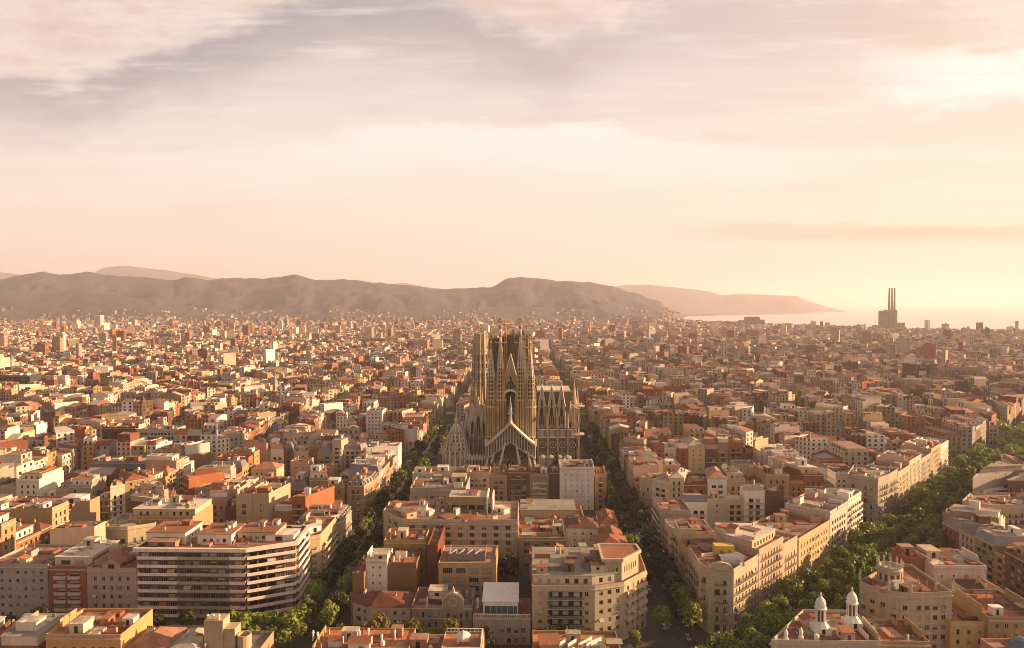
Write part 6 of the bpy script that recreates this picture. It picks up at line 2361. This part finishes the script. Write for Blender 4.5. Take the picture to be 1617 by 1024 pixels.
for x in [-190 + 11 * k for k in range(8)]:
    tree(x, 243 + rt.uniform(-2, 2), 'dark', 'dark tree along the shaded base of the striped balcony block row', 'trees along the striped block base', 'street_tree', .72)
for x in (6, 14, 22, 31, 38, -14):
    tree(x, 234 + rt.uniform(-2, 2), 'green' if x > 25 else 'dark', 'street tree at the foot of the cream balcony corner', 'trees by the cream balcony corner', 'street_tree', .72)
for k, (px, d, kd, s) in enumerate(((703, 470, 'green', .8), (735, 478, 'green', 1.0), (764, 474, 'yellow', 1.15), (778, 476, 'yellow', 1.1), (794, 478, 'yellow', 1.0), (806, 472, 'green', .9), (822, 470, 'green', .8), (748, 466, 'green', .85), (690, 480, 'green', .9),
                                   (864, 474, 'dark', .8), (888, 472, 'dark', .8))):
    tree(xat(px, d), d, kd, {'yellow': 'golden yellow-green tree on the square before the church porch', 'green': 'round green tree on the square before the church', 'dark': 'dark round tree on the square before the nave'}[kd], 'trees of the church square', 'square_tree', s * .78)
for px, d in ((876, 486), (880, 488), (905, 487), (910, 489)):
    tree(xat(px, d), d, 'cypress', 'slim dark cypress standing before the nave wall', 'cypresses before the nave', 'cypress', 1.2)
for px, d, kd in ((800, 292, 'dark'), (806, 297, 'dark'), (792, 296, 'green'), (788, 345, 'green'), (779, 350, 'green')):
    tree(xat(px, d), d, kd, 'dark courtyard tree beside the orange framed block and long pale building', 'courtyard trees', 'courtyard_tree', .9)

# far greenery nobody could count: parks and street trees deep in the town
ft = MB()
rg = random.Random(9)


def blob(x, y, z, r, n):
    for k in range(n):
        d = Vector((rg.gauss(0, 1), rg.gauss(0, 1), abs(rg.gauss(0, .8)))).normalized()
        p = Vector((x, y, z)) + Vector((d.x * r, d.y * r, d.z * r * .9)) * rg.uniform(.6, 1.05)
        u = Vector((rg.uniform(-1, 1), rg.uniform(-1, 1), rg.uniform(-.6, .6))).normalized() * r * .36
        v = u.orthogonal().normalized() * r * .3
        ft.poly([p - u, p + v, p + u, p - v], 'leaf')


for py_, px_ in PARKS:
    for k in range(42):
        blob(px_ + rg.uniform(-52, 52), py_ + rg.uniform(-52, 52), rg.uniform(4, 9), rg.uniform(3.5, 6), 34)
for X in (-78.0, 55.6, 55.6 + PITCH, -78.0 - PITCH):
    for k in range(46):
        y = (650 if abs(X) < 100 else 510) + k * 16
        if abs(X) < .75 * y:
            blob(X + rg.choice((-6, 6)), y, rg.uniform(6, 8.5), rg.uniform(3, 4.2), 30)
for k in range(70):
    y = rg.uniform(520, 800)
    x = AV(y) + rg.uniform(8, 46) * (1 if y < 640 else 2.5)
    blob(x, y, rg.uniform(5, 9), rg.uniform(3.5, 5.5), 44)
for k in range(60):
    t_ = rg.random()
    blob(330 + 85 * t_ + rg.uniform(-14, 4), 440 + 115 * t_ + rg.uniform(0, 14), rg.uniform(5, 9), rg.uniform(3, 4.6), 60)
    blob(385 + 85 * t_ + rg.uniform(0, 16), 440 + 105 * t_ + rg.uniform(-14, 0), rg.uniform(5, 8), rg.uniform(3, 4.4), 50)
for k in range(900):
    y = rg.uniform(560, 3600)
    x = rg.uniform(-.78, .76) * y
    # trees in streets: snap to the grid lines
    kx = round((x + 78) / PITCH)
    if rg.random() < .5:
        x = -78 + PITCH * kx + rg.choice((-6, 6))
    else:
        ky = round((y - 235) / PITCH)
        y = 235 + PITCH * ky + rg.choice((-6, 6))
    if y < 520 or (abs(x + 10) < 62 and y < 630) or not inland(x + 50, y):
        continue
    blob(x, y, rg.uniform(6, 9), rg.uniform(3, 5), 16)
struct(ft.build('distant_treetops'), 'stuff')

# ------------------------------------------------------------------ parked cars
cb = MB()
pr = [(-2.1, .35), (2.1, .35), (2.15, .75), (1.25, .92), (-1.95, .95), (-2.15, .7)]
for y0, rev in ((-.85, True), (.85, False)):
    q = [(x, y0, z) for x, z in pr]
    cb.poly(q if not rev else q, 'car_paint')
for (x0, z0), (x1, z1) in zip(pr, pr[1:] + pr[:1]):
    cb.poly([(x0, -.85, z0), (x0, .85, z0), (x1, .85, z1), (x1, -.85, z1)], 'car_paint')
cb.box(-1.35, .45, -.66, .66, 1.40, 1.46, 'car_paint')
CARB = cb.mesh('body')
cg = MB()
b0 = [(-1.85, -.78), (1.0, -.78), (1.0, .78), (-1.85, .78)]
b1 = [(-1.35, -.64), (.42, -.64), (.42, .64), (-1.35, .64)]
for k in range(4):
    a, b_, A, B = b0[k], b0[(k + 1) % 4], b1[k], b1[(k + 1) % 4]
    cg.poly([(a[0], a[1], .93), (b_[0], b_[1], .93), (B[0], B[1], 1.40), (A[0], A[1], 1.40)], 'glass_dark')
CARG = cg.mesh('windows')
wh = MB()
for k in range(12):
    a, b_ = 6.283 * k / 12, 6.283 * (k + 1) / 12
    wh.poly([(.32 * math.cos(a), -.1, .32 * math.sin(a)), (.32 * math.cos(b_), -.1, .32 * math.sin(b_)), (.32 * math.cos(b_), .1, .32 * math.sin(b_)), (.32 * math.cos(a), .1, .32 * math.sin(a))], 'rubber')
for y in (-.1, .1):
    wh.poly([(.32 * math.cos(6.283 * k / 12), y, .32 * math.sin(6.283 * k / 12)) for k in range(12)], 'metal_grey')
CARW = wh.mesh('wheel')
CC = {'white': (.6, .58, .55), 'silver': (.32, .32, .33), 'black': (.015, .015, .016), 'red': (.28, .03, .02), 'blue': (.03, .06, .16), 'grey': (.10, .10, .11)}


def car(x, y, rz, colr, where):
    c_ = empty('parked_car', (x, y, .02), f'small {colr} car parked {where}', 'car', f'{colr} cars parked {where}')
    c_.rotation_euler = (0, 0, rz)
    put(CARB, 'body', c_, (0, 0, 0), 0, CC[colr])
    put(CARG, 'window', c_)
    for x_ in (-1.3, 1.35):
        for y_ in (-.82, .82):
            put(CARW, 'wheel', c_, (x_, y_, .33))


for X, sxs, where in ((55.6, (-3.6, 3.4), 'in the shaded sea side street'), (-78.0, (-3.6, 3.4), 'in the shaded hill side street')):
    for sx in sxs:
        y = 236.0
        while y < (420 if X > 0 else 330):
            if rt.random() < .5:
                car(X + sx, y, math.pi / 2 + (math.pi if sx > 0 else 0), rt.choice(('white', 'silver', 'silver', 'black', 'black', 'red', 'blue', 'grey', 'grey')), where)
            y += rt.uniform(5.2, 7.5)

# ------------------------------------------------------------------ far landmarks
d_ = 3230.0
pp_ = empty('power_station', (xat(1408, d_), d_, 0), 'hazy power station with three very tall chimneys on the shore', 'power station')
po = (xat(1408, d_), d_, 0)
m_ = MB()
xa, xb = xat(1394, d_), xat(1417, d_)
m_.box(xa, xb, d_, d_ + 40, 0, 92, 'stone_dark')
for k in range(3):
    x = xa + (xb - xa) * (k + .5) / 3
    m_.box(x - 8, x + 8, d_ - 3, d_ - .01, 0, 97, 'stone_dark')
m_.build('block', pp_, po)
m_ = MB()
m_.box(xb + .1, xat(1430, d_), d_ + 4, d_ + 34, 0, 36, 'stone_dark')
m_.build('annex', pp_, po)
for px in (1403.6, 1408.0, 1412.2):
    m_ = MB()
    m_.lathe(xat(px, d_ + 20), d_ + 20, [(92.1, 5.2), (140, 4.0), (185, 3.3), (200, 3.2)], 12, 'stone_dark')
    m_.build('chimney', pp_, po)
for (px0, px1, py0, d, nm, lab, cat, kind, colr, grp) in (
    (148.5, 158.5, 499, 3000, 'tower_block', 'pale slender tower block standing alone below the hills', 'tower', 'office', (.70, .62, .56), None),
    (74, 83, 527, 2300, 'tower_block', 'cream tower block, first of three in a row before the brick estate', 'tower', 'office', (.55, .42, .28), 'far tower blocks'),
    (93, 101, 528, 2300, 'tower_block', 'cream tower block, middle of three in a row before the brick estate', 'tower', 'office', (.55, .43, .29), 'far tower blocks'),
    (111, 120, 529, 2300, 'tower_block', 'cream tower block, last of three and next to the brick estate', 'tower', 'office', (.55, .43, .28), 'far tower blocks'),
    (246, 270, 528, 2100, 'tower_block', 'dark twin office tower in the middle of the far hill side town', 'tower', 'office', (.16, .13, .11), None),
    (1177, 1200, 501, 3500, 'tower_block', 'hazy clustered towers on the shore between headland and power station', 'tower', 'office', (.25, .18, .14), None),
    (1441, 1482, 576, 980, 'office_tower', 'dark brown office block beside the long striped slab', 'tower', 'office', (.10, .055, .04), None),
    (1483, 1558, 580, 960, 'office_slab', 'long slab striped with pale floor bands in the sea side district', 'building', 'modern', (.30, .23, .18), None),
    (1562, 1650, 590, 930, 'office_slab', 'long pale slab with continuous bands at the photo edge', 'building', 'modern', (.42, .33, .27), None),
    (1395, 1441, 600, 960, 'office_slab', 'pale low block with closely spaced white fins', 'building', 'office', (.62, .54, .48), None),
    (1534, 1581, 672, 600, 'office_slab', 'pale grey finned office block beside the park trees', 'building', 'office', (.44, .37, .30), None),
):
    x0, x1 = xat(px0, d), xat(px1, d)
    hh = zat(py0, d)
    q = [(x0, d), (x1, d), (x1, d + min(24, (x1 - x0) * .8 + 6)), (x0, d + min(24, (x1 - x0) * .8 + 6))]
    st = dict(fh=3.4, bay=3.2, ww=2.2, wh=1.8, gf=3.4, bal='solid' if kind == 'modern' else None)
    HERO.append(q)
    i = apartment(lab, q, hh, wall='pale', roof='pale', style=kind, edges=(0, 1), tier=2, name=nm, cat=cat, wcol=colr, clutter=2, st=st, group=grp, corn=False)
    if nm == 'tower_block' and px0 > 1100:
        for k, (a, b_, py) in enumerate(((1168, 1176, 506), (1201, 1208, 505), (1140, 1165, 508))):
            m_ = MB()
            m_.box(xat(a, d), xat(b_, d), d + 2, d + 22, 0, zat(py, d), 'plaster')
            m_.build('lower_tower', i['root'], i['off'], colr)
fc = MB()
xc = xat(382.5, 1620)
fc.lathe(xc, 1620, [(0, 2.3), (30, 1.7), (44, 1.4), (44.2, 1.7), (45.5, 1.7)], 12, 'rust')
tag(fc.build('factory_chimney'), 'lone brick factory chimney rising above the hill side roofs', 'chimney')
fc = MB()
xc = xat(1606, 3300)
fc.lathe(xc, 3300, [(0, 7), (32, 6.5), (32.1, 9), (40, 9), (44, 2)], 12, 'stone_dark')
tag(fc.build('water_tower'), 'round hazy tower on the shore at the photo edge', 'tower')
HAZE = .000075

# ------------------------------------------------------------------ haze over the whole scene
mh = bpy.data.materials.new('haze')
mh.use_nodes = True
hn = mh.node_tree.nodes
hn.remove(hn['Principled BSDF'])
pv = hn.new('ShaderNodeVolumePrincipled')
pv.inputs['Color'].default_value = (.90, .84, .97, 1)
pv.inputs['Density'].default_value = HAZE
pv.inputs['Anisotropy'].default_value = .15
mh.node_tree.links.new(pv.outputs[0], hn['Material Output'].inputs['Volume'])
MAT['haze'] = mh
mb = MB()
mb.box(-60000, 60000, -4000, 60000, -3.0, 910.0, 'haze', bottom=True)
struct(mb.build('haze'), 'stuff')
